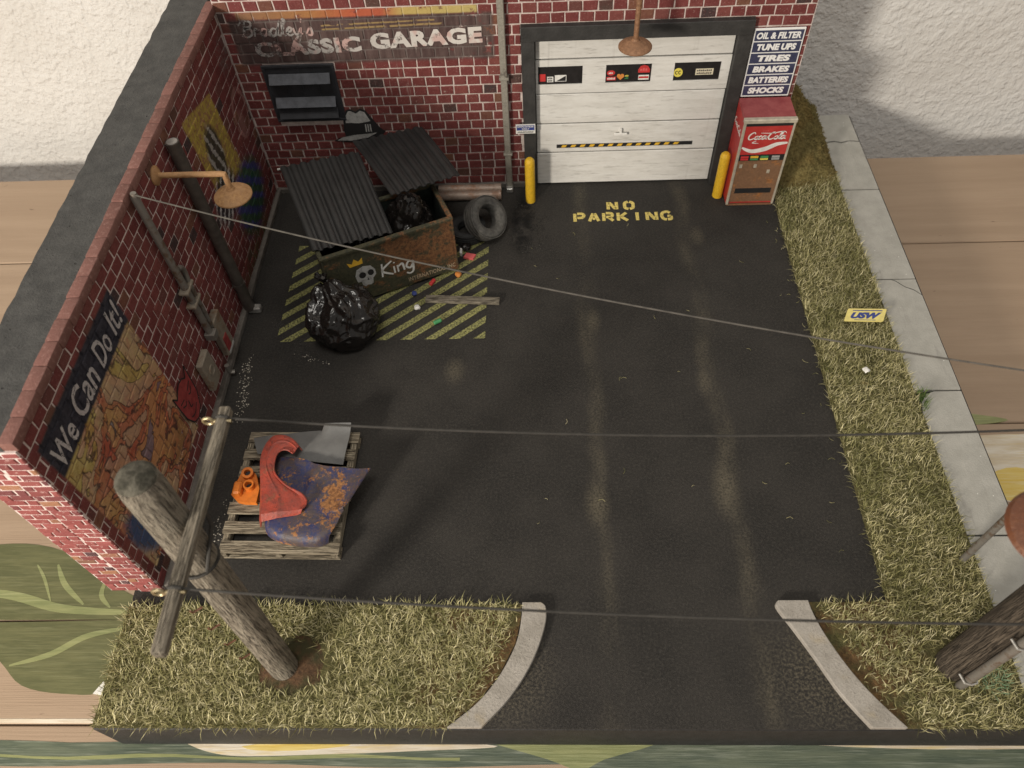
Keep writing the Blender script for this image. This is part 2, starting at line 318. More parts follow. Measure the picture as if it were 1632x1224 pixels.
M['frame_black'] = plain('black_frame', (.030, .029, .028), .6, .3, 1.5, bump=.02)
b = B('door_white'); n = b.noise(1.2, 5, .7, .5, 1, 2.0); n2 = b.noise(3, 4, .7, .3, 1, 2.6)
st = b.noise(1.0, 3, .6, 1.8, 1, .12, (3, 0, 1)).ss(.60, .78)
c = b.mix(n.ss(.3, .7), (.60, .585, .55), (.70, .69, .66)); c = b.mix(n2.ss(.54, .70) * .6, c, (.36, .345, .32)); c = b.mix(st * .35, c, (.30, .28, .25))
M['door'] = b.out(c, .55, bump=n2, dist=.012)
M['pane'] = plain('tinted_pane', (.022, .020, .020), .22, .2)
def flat(name, col, rough=.5, var=.12): M[name] = plain(name, col, rough, var, 4.0, bump=.004)
flat('white_ink', (.72, .71, .68)); flat('black_ink', (.016, .016, .017)); flat('red_ink', (.50, .035, .035)); flat('yellow_ink', (.68, .58, .10))
flat('green_ink', (.05, .24, .09)); flat('orange_ink', (.60, .22, .05)); flat('blue_ink', (.035, .055, .22)); flat('grey_ink', (.33, .33, .32)); flat('cream_ink', (.66, .60, .45))
flat('navy_ink', (.025, .030, .075)); flat('tape_yellow', (.70, .42, .04)); flat('sign_yellow', (.70, .60, .20)); flat('pink_ink', (.62, .12, .12))
b = B('sign_enamel'); n = b.noise(1.6, 5, .75)
M['navy_sign'] = b.out(b.mix(n.ss(.66, .70), b.mix(n.ss(.3, .6), (.022, .027, .068), (.045, .05, .10)), (.16, .07, .03)), .35, coat=.3)
b = B('sign_letters'); n = b.noise(1.6, 5, .75)
M['sign_white'] = b.out(b.mix(n.ss(.655, .685), (.76, .76, .75), (.26, .11, .06)), .4)
b = B('ghost_letters'); n = b.noise(1.9, 5, .75, off=(1, 1, 1)); n2 = b.noise(7, 4, .7)
fade = b.x.ss(3.0, 14.0)
M['ghost'] = b.out(b.mix(b.noise(.9, 2).ss(.5, .62) * .6, b.mix(fade, (.30, .28, .27), (.66, .62, .58)), (.52, .27, .24)), .8, alpha=((n + n2 * .3 + fade * .10).ss(.54, .70) * .80 + .08))
b = B('chalk_letters'); n2 = b.noise(5, 5, .75); M['chalk'] = b.out(b.mix(b.noise(1, 2), (.36, .33, .33), (.58, .55, .54)), .8, alpha=n2.ss(.30, .5) * .9)
b = B('worn_dark_letters'); n2 = b.noise(7, 4, .75); M['worn_letter'] = b.out((.46, .36, .24), .8, alpha=n2.ss(.34, .46))
b = B('worn_white_paint'); n2 = b.noise(4, 5, .75); M['worn_white'] = b.out(b.mix(n2.ss(.3, .6), (.24, .235, .225), (.44, .435, .42)), .8)
b = B('worn_red_paint'); n2 = b.noise(3, 5, .7); M['worn_red'] = b.out(b.mix(n2.ss(.35, .65), (.21, .022, .022), (.32, .05, .045)), .75)
b = B('worn_black_paint'); n2 = b.noise(4, 5, .7); M['worn_black'] = b.out((.015, .014, .014), .75)
M['bollard'] = rustmat('bollard_yellow', (.72, .44, .022), .02, (.10, .06, .02), (.30, .2, .05), .45, 0, 2.0)
b = B('machine_red'); n = b.noise(2, 4)
M['coke_red'] = b.out(b.mix(n.ss(.3, .7), (.40, .030, .028), (.48, .045, .04)), .45, coat=.2)
b = B('machine_top'); n = b.noise(1.5, 5, .7)
M['coke_top'] = b.out(b.mix(n.ss(.3, .7), (.24, .035, .04), (.33, .075, .075)), .5)
M['coke_rust'] = rustmat('machine_front', (.20, .105, .055), .12, (.19, .07, .022), (.36, .16, .055), .6, 0, 1.5)
M['trim'] = plain('chrome_trim', (.52, .47, .38), .4, .2, 3, metal=.3)
b = B('rubber'); n = b.noise(5, 4)
M['rubber'] = b.out(b.mix(n.ss(.3, .7), (.07, .067, .062), (.12, .115, .105)), .8, bump=n, dist=.02, spec=.3)
M['rubber_dark'] = plain('rubber_dark', (.022, .022, .022), .8, .3)
b = B('bag_plastic'); n = b.noise(.8, 2, .5, dist=.6); n2 = b.noise(2.6, 3, .6, dist=.5)
M['bag'] = b.out((.013, .011, .010), .20, bump=((n - .5).abs() * 5).min(1.0) * -.5, dist=.10, strength=.6, spec=.5)
def carpaint(name, col, rust, amt, off):
    b = B(name); n = b.noise(.75, 6, .72, off=off); n2 = b.noise(7, 5, .75); n3 = b.noise(2.0, 4, .7, off=off)
    c = b.mix(n3.ss(.35, .7), col, tuple(v * .50 + .02 for v in col))
    rr = (n + n2 * .22).ss(.80 - amt, .90 - amt)
    c = b.mix(n2.ss(.57, .66) * .75, c, (.03, .02, .018))
    return b.out(b.mix(rr, c, b.mix(n2.ss(.35, .65), rust, tuple(v * 1.9 for v in rust))), b.mix(rr, (.46,) * 3, (.8,) * 3), bump=n2 + n3, dist=.04)
b = B('rusty_blue_paint'); n = b.noise(.9, 6, .74, off=(1, 3, 0)); n2 = b.noise(7, 5, .75); n3 = b.noise(.8, 5, .7, off=(4, 1, 2))
c = b.mix(n3.ss(.42, .60), (.022, .034, .115), (.070, .056, .062)); c = b.mix(n2.ss(.42, .66) * .6, c, (.12, .070, .045))
rr = ((n + n2 * .42) + b.blob(b.x, b.y, 8.2, 9.4, .5, 1.1, .9) * .10).ss(.75, .84); c = b.mix(rr, c, b.mix(n2.ss(.35, .65), (.13, .052, .018), (.36, .165, .06)))
M['blue_car'] = b.out(c, b.mix(rr, (.40,) * 3, (.8,) * 3), bump=n2, dist=.035)
M['red_car'] = carpaint('worn_red_paint_car', (.36, .055, .032), (.13, .045, .025), .11, (7, 2, 0))
M['grey_car'] = plain('grey_primer', (.125, .125, .123), .32, .12, 1.5)
M['orange_car'] = plain('orange_cast', (.62, .17, .018), .5, .15, 3, bump=.02)
M['blue_under'] = plain('hood_underside', (.03, .03, .05), .8)
b = B('pebble'); M['pebble'] = b.out(b.mix(b.island(), (.16, .14, .11), (.62, .58, .50)), .8)
b = B('grit'); M['grit'] = b.out(b.mix(b.island(), (.012, .012, .012), (.06, .055, .05)), .6)
M['shutter'] = plain('shutter_slat', (.085, .09, .105), .6, .3, 2.5, bump=.02)
M['shutter_dark'] = plain('shutter_dark', (.022, .023, .028), .7, .35, 2.0, bump=.02)
M['skirting'] = plain('skirting_concrete', (.135, .12, .105), .85, .3, 2.0, bump=.04)

# ------------------------------------------------------------------ object helpers
ORG = {}
def V(*a): return Vector(a)
class MB:
    def __init__(s): s.v = []; s.f = []
    def add(s, verts, faces):
        k = len(s.v); s.v += [Vector(p) for p in verts]; s.f += [tuple(i + k for i in f) for f in faces]; return s
    def box(s, a, c, bev=0.0):
        a, c = Vector(a), Vector(c)
        if not bev:
            x = [(a[0], c[0]), (a[1], c[1]), (a[2], c[2])]
            vs = [(x[0][i], x[1][j], x[2][k]) for i in (0, 1) for j in (0, 1) for k in (0, 1)]
            return s.add(vs, [(0, 1, 3, 2), (4, 6, 7, 5), (0, 4, 5, 1), (2, 3, 7, 6), (0, 2, 6, 4), (1, 5, 7, 3)])
        bm = bmesh.new(); bmesh.ops.create_cube(bm, size=1)
        for v in bm.verts: v.co = Vector([a[i] + (v.co[i] + .5) * (c[i] - a[i]) for i in range(3)])
        bmesh.ops.bevel(bm, geom=bm.edges[:], offset=bev, segments=1, affect='EDGES', profile=.5)
        bm.verts.index_update(); s.add([v.co.copy() for v in bm.verts], [tuple(v.index for v in f.verts) for f in bm.faces]); bm.free(); return s
    def tube(s, pts, r, seg=10, caps=True):
        pts = [Vector(p) for p in pts]; n = len(pts); rr = r if isinstance(r, (list, tuple)) else [r] * n
        t0 = (pts[1] - pts[0]).normalized(); a = t0.orthogonal().normalized(); vs = []; fs = []
        for i in range(n):
            t = (pts[min(i + 1, n - 1)] - pts[max(i - 1, 0)]).normalized()
            a = (a - t * a.dot(t)).normalized(); c = t.cross(a)
            for k in range(seg):
                q = 2 * math.pi * k / seg; vs.append(pts[i] + (a * math.cos(q) + c * math.sin(q)) * rr[i])
        for i in range(n - 1):
            for k in range(seg):
                k2 = (k + 1) % seg; fs.append((i * seg + k, i * seg + k2, (i + 1) * seg + k2, (i + 1) * seg + k))
        if caps: fs.append(tuple(reversed(range(seg)))); fs.append(tuple((n - 1) * seg + k for k in range(seg)))
        return s.add(vs, fs)
    def lathe(s, prof, c=(0, 0, 0), ax=(0, 0, 1), seg=24, closed=False):
        ax = Vector(ax).normalized(); a = ax.orthogonal().normalized(); d = ax.cross(a); c = Vector(c); vs = []; fs = []; n = len(prof)
        for r, z in prof:
            for k in range(seg):
                q = 2 * math.pi * k / seg; vs.append(c + ax * z + (a * math.cos(q) + d * math.sin(q)) * r)
        for i in range(n if closed else n - 1):
            j = (i + 1) % n
            for k in range(seg):
                k2 = (k + 1) % seg; fs.append((i * seg + k, i * seg + k2, j * seg + k2, j * seg + k))
        if not closed:
            if prof[0][0] > 1e-4: fs.append(tuple(reversed(range(seg))))
            if prof[-1][0] > 1e-4: fs.append(tuple((n - 1) * seg + k for k in range(seg)))
        return s.add(vs, fs)
    def sheet(s, fn, nu, nv, th):          # a thin solid sheet: fn(u, v) -> point
        P = [[Vector(fn(i / nu, j / nv)) for j in range(nv + 1)] for i in range(nu + 1)]; vs = []; W = nv + 1
        N = []
        for i in range(nu + 1):
            for j in range(nv + 1):
                du = P[min(i + 1, nu)][j] - P[max(i - 1, 0)][j]; dv = P[i][min(j + 1, nv)] - P[i][max(j - 1, 0)]
                N.append(du.cross(dv).normalized()); vs.append(P[i][j])
        k = len(vs); vs += [vs[i] - N[i] * th for i in range(k)]; fs = []
        for i in range(nu):
            for j in range(nv):
                a = i * W + j; q = (a, a + W, a + W + 1, a + 1); fs.append(q); fs.append(tuple(x + k for x in reversed(q)))
        rim = [i * W for i in range(nu + 1)] + [nu * W + j for j in range(1, nv + 1)] + [i * W + nv for i in range(nu - 1, -1, -1)] + [j for j in range(nv - 1, 0, -1)]
        for i in range(len(rim)): a, c = rim[i], rim[(i + 1) % len(rim)]; fs.append((a, a + k, c + k, c))
        return s.add(vs, fs)
    def prism(s, pts, z0, z1, fn=None):    # outline in 2D, extruded; fn(x, y, z) places it
        fn = fn or (lambda x, y, z: (x, y, z)); n = len(pts)
        area = sum(pts[i][0] * pts[(i + 1) % n][1] - pts[(i + 1) % n][0] * pts[i][1] for i in range(n))
        if area < 0: pts = pts[::-1]
        vs = [fn(x, y, z0) for x, y in pts] + [fn(x, y, z1) for x, y in pts]
        return s.add(vs, [tuple(reversed(range(n))), tuple(range(n, 2 * n))] + [(i, (i + 1) % n, n + (i + 1) % n, n + i) for i in range(n)])
    def stroke(s, pts, wd, fn, z=0.0, closed=False, th=.012, smooth=True):   # ribbon along a 2D path
        pts = [Vector(p) for p in pts]
        if smooth and len(pts) > 2: pts = spline(pts, 6)
        n = len(pts); w_ = wd if isinstance(wd, (list, tuple)) else None; L = []; Rr = []
        for i in range(n):
            t = (pts[min(i + 1, n - 1)] - pts[max(i - 1, 0)]).normalized(); nn = Vector((-t.y, t.x))
            h = (w_[0] + (w_[1] - w_[0]) * math.sin(math.pi * i / (n - 1)) if w_ else wd) / 2
            L.append(pts[i] + nn * h); Rr.append(pts[i] - nn * h)
        vs = [fn(p.x, p.y, z) for p in L] + [fn(p.x, p.y, z) for p in Rr]
        vs += [fn(p.x, p.y, z - th) for p in L] + [fn(p.x, p.y, z - th) for p in Rr]; fs = []
        for i in range(n - 1):
            fs.append((i, n + i, n + i + 1, i + 1)); fs.append((2 * n + i, i, i + 1, 2 * n + i + 1)); fs.append((n + i, 3 * n + i, 3 * n + i + 1, n + i + 1))
        fs += [(0, 2 * n, 3 * n, n), (n - 1, 2 * n - 1, 4 * n - 1, 3 * n - 1)]
        return s.add(vs, fs)
    def text(s, txt, x0, x1, y0, y1, fn, z=0.0, bold=0.02, shear=0.0, space=1.0):
        vs, fs = glyphs(txt, bold, shear, space)
        ax = min(v[0] for v in vs); bx = max(v[0] for v in vs); ay = min(v[1] for v in vs); by = max(v[1] for v in vs)
        return s.add([fn(x0 + (v[0] - ax) / (bx - ax) * (x1 - x0), y0 + (v[1] - ay) / (by - ay) * (y1 - y0), z) for v in vs], fs)
    def mesh(s, name, mat, o=(0, 0, 0), smooth=35):
        me = bpy.data.meshes.new(name); o = Vector(o)
        me.from_pydata([tuple((p - o) * S) for p in s.v], [], s.f); me.validate()
        me.materials.append(mat)
        if smooth:
            me.shade_smooth(); me.set_sharp_from_angle(angle=R(smooth))
        return me
    def build(s, name, mat, parent=None, loc=None, world=True, smooth=35, kind=None):
        mat = M[mat] if isinstance(mat, str) else mat
        if parent is not None: o = ORG.get(parent.name, V(0, 0, 0)) if world else V(0, 0, 0); own = V(0, 0, 0)
        else: o = Vector(loc) if loc is not None else V(0, 0, 0); own = o if world else o
        me = s.mesh(name, mat, o if world else (0, 0, 0), smooth)
        ob = bpy.data.objects.new(name, me); COL.objects.link(ob)
        if parent is not None: ob.parent = parent; ORG[ob.name] = ORG.get(parent.name, V(0, 0, 0))
        else: ob.location = own * S; ORG[ob.name] = own
        if kind: ob['kind'] = kind
        return ob
def spline(p, k):
    out = []; n = len(p)
    for i in range(n - 1):
        a, b_, c, d = p[max(i - 1, 0)], p[i], p[i + 1], p[min(i + 2, n - 1)]
        for j in range(k):
            t = j / k; out.append(.5 * ((2 * b_) + (c - a) * t + (2 * a - 5 * b_ + 4 * c - d) * t * t + (3 * b_ - a - 3 * c + d) * t ** 3))
    return out + [p[-1]]
_gl = {}
def glyphs(txt, bold, shear, space):
    key = (txt, bold, shear, space)
    if key not in _gl:
        cu = bpy.data.curves.new('t', 'FONT'); cu.body = txt; cu.offset = bold; cu.shear = shear; cu.space_character = space; cu.resolution_u = 3
        ob = bpy.data.objects.new('t', cu); COL.objects.link(ob)
        me = bpy.data.meshes.new_from_object(ob.evaluated_get(bpy.context.evaluated_depsgraph_get()))
        _gl[key] = ([tuple(v.co) for v in me.vertices], [tuple(p.vertices) for p in me.polygons])
        bpy.data.objects.remove(ob); bpy.data.curves.remove(cu); bpy.data.meshes.remove(me)
    return _gl[key]
def tag(o, label, cat, group=None, kind=None):
    o['label'] = label; o['category'] = cat
    if group: o['group'] = group
    if kind: o['kind'] = kind
    return o
def thing(name, label, cat, loc, rotz=0, group=None):
    o = bpy.data.objects.new(name, None); COL.objects.link(o); o.empty_display_size = .01
    o.location = Vector(loc) * S; o.rotation_euler = (0, 0, rotz); ORG[o.name] = Vector(loc)
    return tag(o, label, cat, group)
def inst(name, me, parent, loc):
    o = bpy.data.objects.new(name, me); COL.objects.link(o); o.parent = parent
    o.location = (Vector(loc) - ORG.get(parent.name, V(0, 0, 0))) * S; return o
def struct(o): o['kind'] = 'structure'; return o
def copy_tree(o, parent=None):
    c = o.copy(); COL.objects.link(c)
    if parent: c.parent = parent
    for ch in o.children: copy_tree(ch, c)
    return c

WY = 31.1      # face of the back wall
WX = 1.42      # face of the left wall
TZ = -2.75     # table top

# ------------------------------------------------------------------ room: wall and table
struct(MB().box((-120, 40.2, -60), (160, 46, 70)).build('room_wall', 'stucco', loc=(20, 43, -60)))
table = struct(MB().box((-90, -30, -8), (140, 36.0, -5.05)).build('table_top', 'wood_table', loc=(20, 0, -8)))
ys = [36.45, 28.25, 15.2, 5.2, .77, -8.0, -20.0, -31.0]
for i in range(len(ys) - 1):
    MB().box((-92, ys[i + 1] + .035, -5.0), (142, ys[i] - .035, TZ), .06).build('plank', 'wood_table', table)
def leafshape(pts, mat, z, name, k=5):
    p = [Vector(q) for q in pts]; p = spline(p + [p[0]], k)[:-1]
    MB().prism([(q.x, q.y) for q in p], TZ - .05, TZ + z).build(name, mat, table)
leafshape([(-13, 7.9), (-9, 8.95), (-5.6, 8.6), (-2.0, 6.6), (.5, 5.35), (-4, 5.26), (-9, 5.27), (-13, 5.4)], 'leaf_dark', .012, 'painted_leaf')
leafshape([(-13, 5.1), (-6, 5.14), (-.5, 5.12), (.4, 4.0), (-1.4, 2.2), (-3.0, 2.0), (-5.2, 2.35), (-7.0, 3.6), (-10, 4.4)], 'leaf_dark', .012, 'painted_leaf')
def vein(pts, wd, mat='leaf_vein', z=.018): MB().stroke(pts, wd, lambda x, y, q: (x, y, TZ + q), z).build('painted_vein', mat, table)
vein([(-12, 6.7), (-7.6, 6.45), (-4.6, 5.75), (-1.0, 5.55)], (.15, .42)); vein([(-5.6, 7.9), (-4.9, 6.9), (-3.7, 5.95)], (.08, .25)); vein([(-3.0, 7.3), (-3.0, 6.4), (-2.4, 5.8)], (.06, .22), z=.02)
vein([(-6.1, 3.2), (-4.4, 3.7), (-3.0, 4.5), (-1.0, 4.9)], (.07, .30))
vein([(-6.6, 7.9), (-6.0, 7.2), (-5.3, 6.1)], (.05, .14), z=.021)
MB().box((-60, .84, TZ - .05), (0, 1.0, TZ + .012)).build('painted_line', 'line', table)
# bands of paint along the front edge of the table
def band(f0, f1, x0, x1, mat, z, name='painted_band'):
    n = 30; a = [(x0 + (x1 - x0) * i / n, f1((x0 + (x1 - x0) * i / n))) for i in range(n + 1)]; c = [(x0 + (x1 - x0) * i / n, f0((x0 + (x1 - x0) * i / n))) for i in range(n, -1, -1)]
    MB().prism(a + c, TZ - .05, TZ + z).build(name, mat, table, smooth=0)
band(lambda x: -.75 + .08 * math.sin(x * .4), lambda x: .12 + .05 * math.sin(x * .9), -30, 19, 'leaf_teal', .012)
band(lambda x: -.9 + .1 * math.sin(x * .3), lambda x: .35, 19, 60, 'leaf_teal', .012)
band(lambda x: -.52 + .06 * math.sin(x * .8), lambda x: -.40 + .07 * math.sin(x * .8 + .5), -30, 14, 'leaf_vein', .018)
leafshape([(2.6, .08), (5, .3), (10, .3), (15.5, -.02), (12, -.22), (8, -.36), (5.0, -.42), (3.6, -.25)], 'petal', .02, 'painted_petal')
leafshape([(5.0, -.06), (6.6, .1), (9.5, .02), (7.5, -.2), (5.6, -.2)], 'petal_y', .026, 'painted_petal')
leafshape([(21.5, .2), (26, .12), (33, -.1), (42, .05), (42, .3), (30, .3), (24, .3)], 'petal', .02, 'painted_petal')
leafshape([(15.2, .1), (17.5, -.5), (18.8, -.9), (19.8, -.5), (22.0, .2), (18, .4)], 'leaf_vein', .022, 'painted_leaf', 4)
leafshape([(38.5, 14.4), (41.5, 14.5), (46, 14.3), (47, 11), (44, 9.6), (41, 10.4), (39.0, 11.2)], 'petal', .014, 'painted_petal')
leafshape([(38.6, 11.9), (40.6, 12.6), (43.5, 11.4), (44, 10.4), (41, 10.6), (39, 11.0)], 'petal_y', .02, 'painted_petal')
leafshape([(37.5, 14.9), (39.2, 15.05), (41.2, 15.35), (39.6, 15.75), (38.2, 16.0)], 'leaf_vein', .014, 'painted_leaf')
leafshape([(38.5, 10.3), (41, 9.9), (44, 9.0), (44, 4.0), (38.5, 4.0)], 'leaf_dark', .012, 'painted_leaf')
MB().prism([(-1.9, 2.0), (-1.6, 2.5), (-1.3, 2.35), (-1.5, 1.95)], TZ + .02, TZ + .08).build('paper_scrap', 'white_ink', loc=(-1.6, 2.2, TZ + .02)).update_tag()
tag(bpy.data.objects['paper_scrap'], 'tiny white scrap on painted leaf beside black base board', 'scrap')

# ------------------------------------------------------------------ the base board, yard, pavement
bb = MB().box((0, 0.02, TZ + .03), (37.8, 37.3, -.06), .05)
struct(bb.build('base_board', 'black_base', loc=(18.9, 18.6, TZ + .03)))
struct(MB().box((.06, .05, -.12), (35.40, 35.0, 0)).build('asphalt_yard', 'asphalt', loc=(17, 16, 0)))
pave = bpy.data.objects.new('pavement', None); COL.objects.link(pave); pave.location = V(36.6, 18, 0) * S; ORG['pavement'] = V(36.6, 18, 0); struct(pave)
slabY = [37.28, 34.40, 29.90, 22.60, 15.25, 7.70, .05]
for i in range(6):
    y1, y0 = slabY[i] - .05, slabY[i + 1] + .05
    pts = [(35.45, y0), (37.62, y0), (37.62, y1), (35.45, y1)]
    if i == 4: pts = [(35.45, y0), (37.62, y0), (37.62, y1), (36.35, y1), (35.95, y1 - .15), (35.62, y1 - .55), (35.47, y1 - 1.2)]
    if i == 0: pts = [(35.45, y0 + .02), (36.1, y0 + .12), (36.5, y0 - .03), (37.0, y0 + .16), (37.62, y0 + .08), (37.62, y1), (35.45, y1)]
    if i == 1: pts = [(35.45, y0), (37.62, y0), (37.62, y1 + .03), (37.0, y1 + .12), (36.5, y1 - .07), (36.1, y1 + .07), (35.45, y1 - .03)]
    if i == 3: pts = [(35.45, y0), (37.62, y0), (37.62, y1 - 1.15), (37.3, y1 - .78), (36.9, y1 - .55), (36.5, y1 - .1), (36.3, y1), (35.45, y1)]
    MB().prism(pts, -.10, .10 + .012 * (i % 2)).build('slab', 'concrete', pave, smooth=0)
MB().prism([(37.62, 22.575), (37.62, 21.49), (37.32, 21.86), (36.93, 22.08), (36.54, 22.52), (36.42, 22.575)], -.10, .092).build('slab', 'concrete', pave, smooth=0)
# curved kerbs at the drive
def kerb(outer, inner, label, loc):
    o = spline([Vector(p) for p in outer], 6); i_ = spline([Vector(p) for p in inner], 6)
    k = MB().prism([(p.x, p.y) for p in o] + [(p.x, p.y) for p in reversed(i_)], -.02, .26)
    ob = k.build('kerb', 'kerb', loc=loc); bv = ob.modifiers.new('b', 'BEVEL'); bv.width = .0006; bv.segments = 2; bv.limit_method = 'ANGLE'
    tag(ob, label, 'kerb', 'curved kerbs of the drive')
kerb([(15.05, .04), (16.1, 1.1), (16.95, 2.4), (17.48, 3.8), (17.55, 4.6), (17.35, 4.85)], [(13.75, .04), (14.9, .95), (15.75, 2.0), (16.35, 3.2), (16.55, 4.2), (16.58, 4.85)], 'curved grey kerb beside the grass round the wooden pole with crossarm', (15.6, 2, 0))
kerb([(29.45, .04), (28.6, 1.25), (27.95, 2.55), (27.35, 3.7), (26.85, 4.6), (26.95, 4.88)], [(30.75, .04), (29.85, 1.1), (29.15, 2.15), (28.55, 3.4), (28.25, 4.3), (28.15, 4.88)], 'curved grey kerb beside the grass that holds the dark pole and conduit', (28.6, 2, 0))

# ------------------------------------------------------------------ hatch marks and NO PARKING
ground = lambda x, y, z: (x, y, z)
hx0, hx1, hy0, hy1 = 3.55, 14.6, 19.1, 26.3
def clip_band(c, wd):
    # 45-degree band x - y between c and c + wd, clipped to the rectangle
    poly = [(hx0, hy0), (hx1, hy0), (hx1, hy1), (hx0, hy1)]
    def cut(poly, f):
        out = []
        for i in range(len(poly)):
            a, d = poly[i], poly[(i + 1) % len(poly)]; fa, fd = f(a), f(d)
            if fa >= 0: out.append(a)
            if fa * fd < 0: t = fa / (fa - fd); out.append((a[0] + (d[0] - a[0]) * t, a[1] + (d[1] - a[1]) * t))
        return out
    g = lambda p: p[0] - p[1] * 1.22
    p = cut(poly, lambda q: g(q) - c)
    return cut(p, lambda q: c + wd - g(q)) if p else p
hm = bpy.data.objects.new('hatch_marking', None); COL.objects.link(hm); hm.location = V(9, 22.5, 0) * S; ORG['hatch_marking'] = V(9, 22.5, 0); struct(hm)
c0 = hx1 - hy0 * 1.22 - .62
k = 0
while c0 > hx0 - hy1 * 1.22 - 1.5:
    p = clip_band(c0, .56)
    if len(p) >= 3: MB().prism(p, .001, .012).build('stripe', 'stripe', hm, smooth=0)
    c0 -= 1.28
# stencil letters, drawn on a 1 x 1.25 cell
ST = {'N': [[(0, 0), (0, 1)], [(1, 0), (1, 1)], [(.16, .95), (.84, .05)]], 'O': [[(.42, 1), (.05, .85), (0, .5), (.05, .15), (.42, 0)], [(.58, 1), (.95, .85), (1, .5), (.95, .15), (.58, 0)]],
      'P': [[(0, 0), (0, 1)], [(.26, 1), (.8, .97), (.98, .75), (.8, .5), (.26, .46)]], 'A': [[(0, 0), (.42, 1)], [(1, 0), (.58, 1)], [(.36, .32), (.64, .32)]],
      'R': [[(0, 0), (0, 1)], [(.26, 1), (.8, .97), (.95, .75), (.8, .52), (.26, .5)], [(.55, .42), (1, 0)]], 'K': [[(0, 0), (0, 1)], [(.9, 1), (.25, .52)], [(.32, .48), (1, 0)]],
      'I': [[(.5, 0), (.5, 1)]], 'G': [[(.92, .85), (.6, 1), (.15, .88), (0, .5), (.15, .12), (.5, 0)], [(.62, .02), (.98, .08), (.98, .44)], [(.62, .44), (.98, .44)]]}
lt = bpy.data.objects.new('ground_lettering', None); COL.objects.link(lt); lt.location = V(22.4, 28.6, 0) * S; ORG['ground_lettering'] = V(22.4, 28.6, 0); struct(lt)
def stencil(word, x, y, w_, h, pitch):
    for i, ch in enumerate(word):
        mb = MB()
        for st in ST[ch]: mb.stroke([(x + i * pitch + px * w_, y + py * h) for px, py in st], .19, ground, .013, smooth=len(st) > 2)
        mb.build('letter', 'letter', lt, smooth=0)
stencil('NO', 21.62, 28.82, .50, .62, .98)
stencil('PARKING', 19.62, 27.83, .54, .66, .845)

# ------------------------------------------------------------------ brick walls
def proj(p):
    d = Vector(p) - CAM; z = d.dot(fw); return 816 + 1233.5 * d.dot(rt) / z, 612 - 1233.5 * d.dot(up) / z, z
def brick_mb(w_, h, d, jit=.0, ch=.03):
    # local brick: face in the x-z plane looking to -y, back at y = d
    j = lambda: ru(-jit, jit)
    b0 = [(-w_ / 2, d, -h / 2), (w_ / 2, d, -h / 2), (w_ / 2, d, h / 2), (-w_ / 2, d, h / 2)]
    m0 = [(-w_ / 2 + j(), ch, -h / 2 + j()), (w_ / 2 + j(), ch, -h / 2 + j()), (w_ / 2 + j(), ch, h / 2 + j()), (-w_ / 2 + j(), ch, h / 2 + j())]
    f0 = [(x * (1 - 2 * ch / w_), 0 + j() * .4, z * (1 - 2 * ch / h)) for x, y, z in m0]
    return b0 + m0 + f0, [(8, 9, 10, 11)] + [(k, (k + 1) % 4, 4 + (k + 1) % 4, 4 + k) for k in range(4)] + [(4 + k, 4 + (k + 1) % 4, 8 + (k + 1) % 4, 8 + k) for k in range(4)]
def lay(parent, mat, rects, place, limit, nm='brick', jit=.018):
    """rects: (u0, u1, v0, v1, depth offset); place(u, v, d) -> world. The bricks that show largest become parts, the rest one mesh."""
    items = []
    for r in rects:
        c = place((r[0] + r[1]) / 2, (r[2] + r[3]) / 2, 0); px, py, z = proj(c)
        vis = 0 if (-10 < px < 1640 and -10 < py < 1230) else 1
        items.append((vis, z, r, c))
    items.sort(key=lambda t: (t[0], t[1]))
    cache = {}; rest = MB()
    for i, (vis, z, r, c) in enumerate(items):
        w_, h = r[1] - r[0], r[3] - r[2]
        if i < limit:
            key = (round(w_, 2), round(h, 2), random.randrange(5))
            if key not in cache:
                vs, fs = brick_mb(w_, h, .16, jit); o = Vector(place(0, 0, 0))
                cache[key] = MB().add([Vector(place(x, zz, y)) - o for x, y, zz in vs], fs).mesh(nm, M[mat], smooth=0)
            off = Vector(place(0, 0, r[4])) - Vector(place(0, 0, 0))
            inst(nm, cache[key], parent, Vector(c) + off)
        else:
            vs, fs = brick_mb(w_, h, .16, jit); uc, vc = (r[0] + r[1]) / 2, (r[2] + r[3]) / 2
            rest.add([place(uc + x, vc + zz, y + r[4]) for x, y, zz in vs], fs)
    if rest.v: rest.build(nm + '_field', mat, parent, smooth=0, kind='stuff')
def courses(u0, u1, v0, v1, L, H, gap, holes=(), jit=.01):
    out = []; row = 0; v = v0
    while v + H * .5 < v1:
        h1 = min(v + H, v1) - gap; x = u0 - (L * .5 if row % 2 else 0) + ru(-.06, .06)
        while x < u1:
            l = L + ru(-.05, .05); segs = [(max(x, u0) + gap / 2, min(x + l, u1) - gap / 2)]
            for (a, c, d, e) in holes:
                if h1 > d and v < e:
                    ns = []
                    for s0, s1 in segs:
                        if s1 <= a or s0 >= c: ns.append((s0, s1))
                        else:
                            if s0 < a: ns.append((s0, a - .01))
                            if s1 > c: ns.append((c + .01, s1))
                    segs = ns
            for s0, s1 in segs:
                if s1 - s0 > .12: out.append((s0, s1, v + gap * .0, h1, ru(-.012, .012)))
            x += l
        v += H; row += 1
    return out
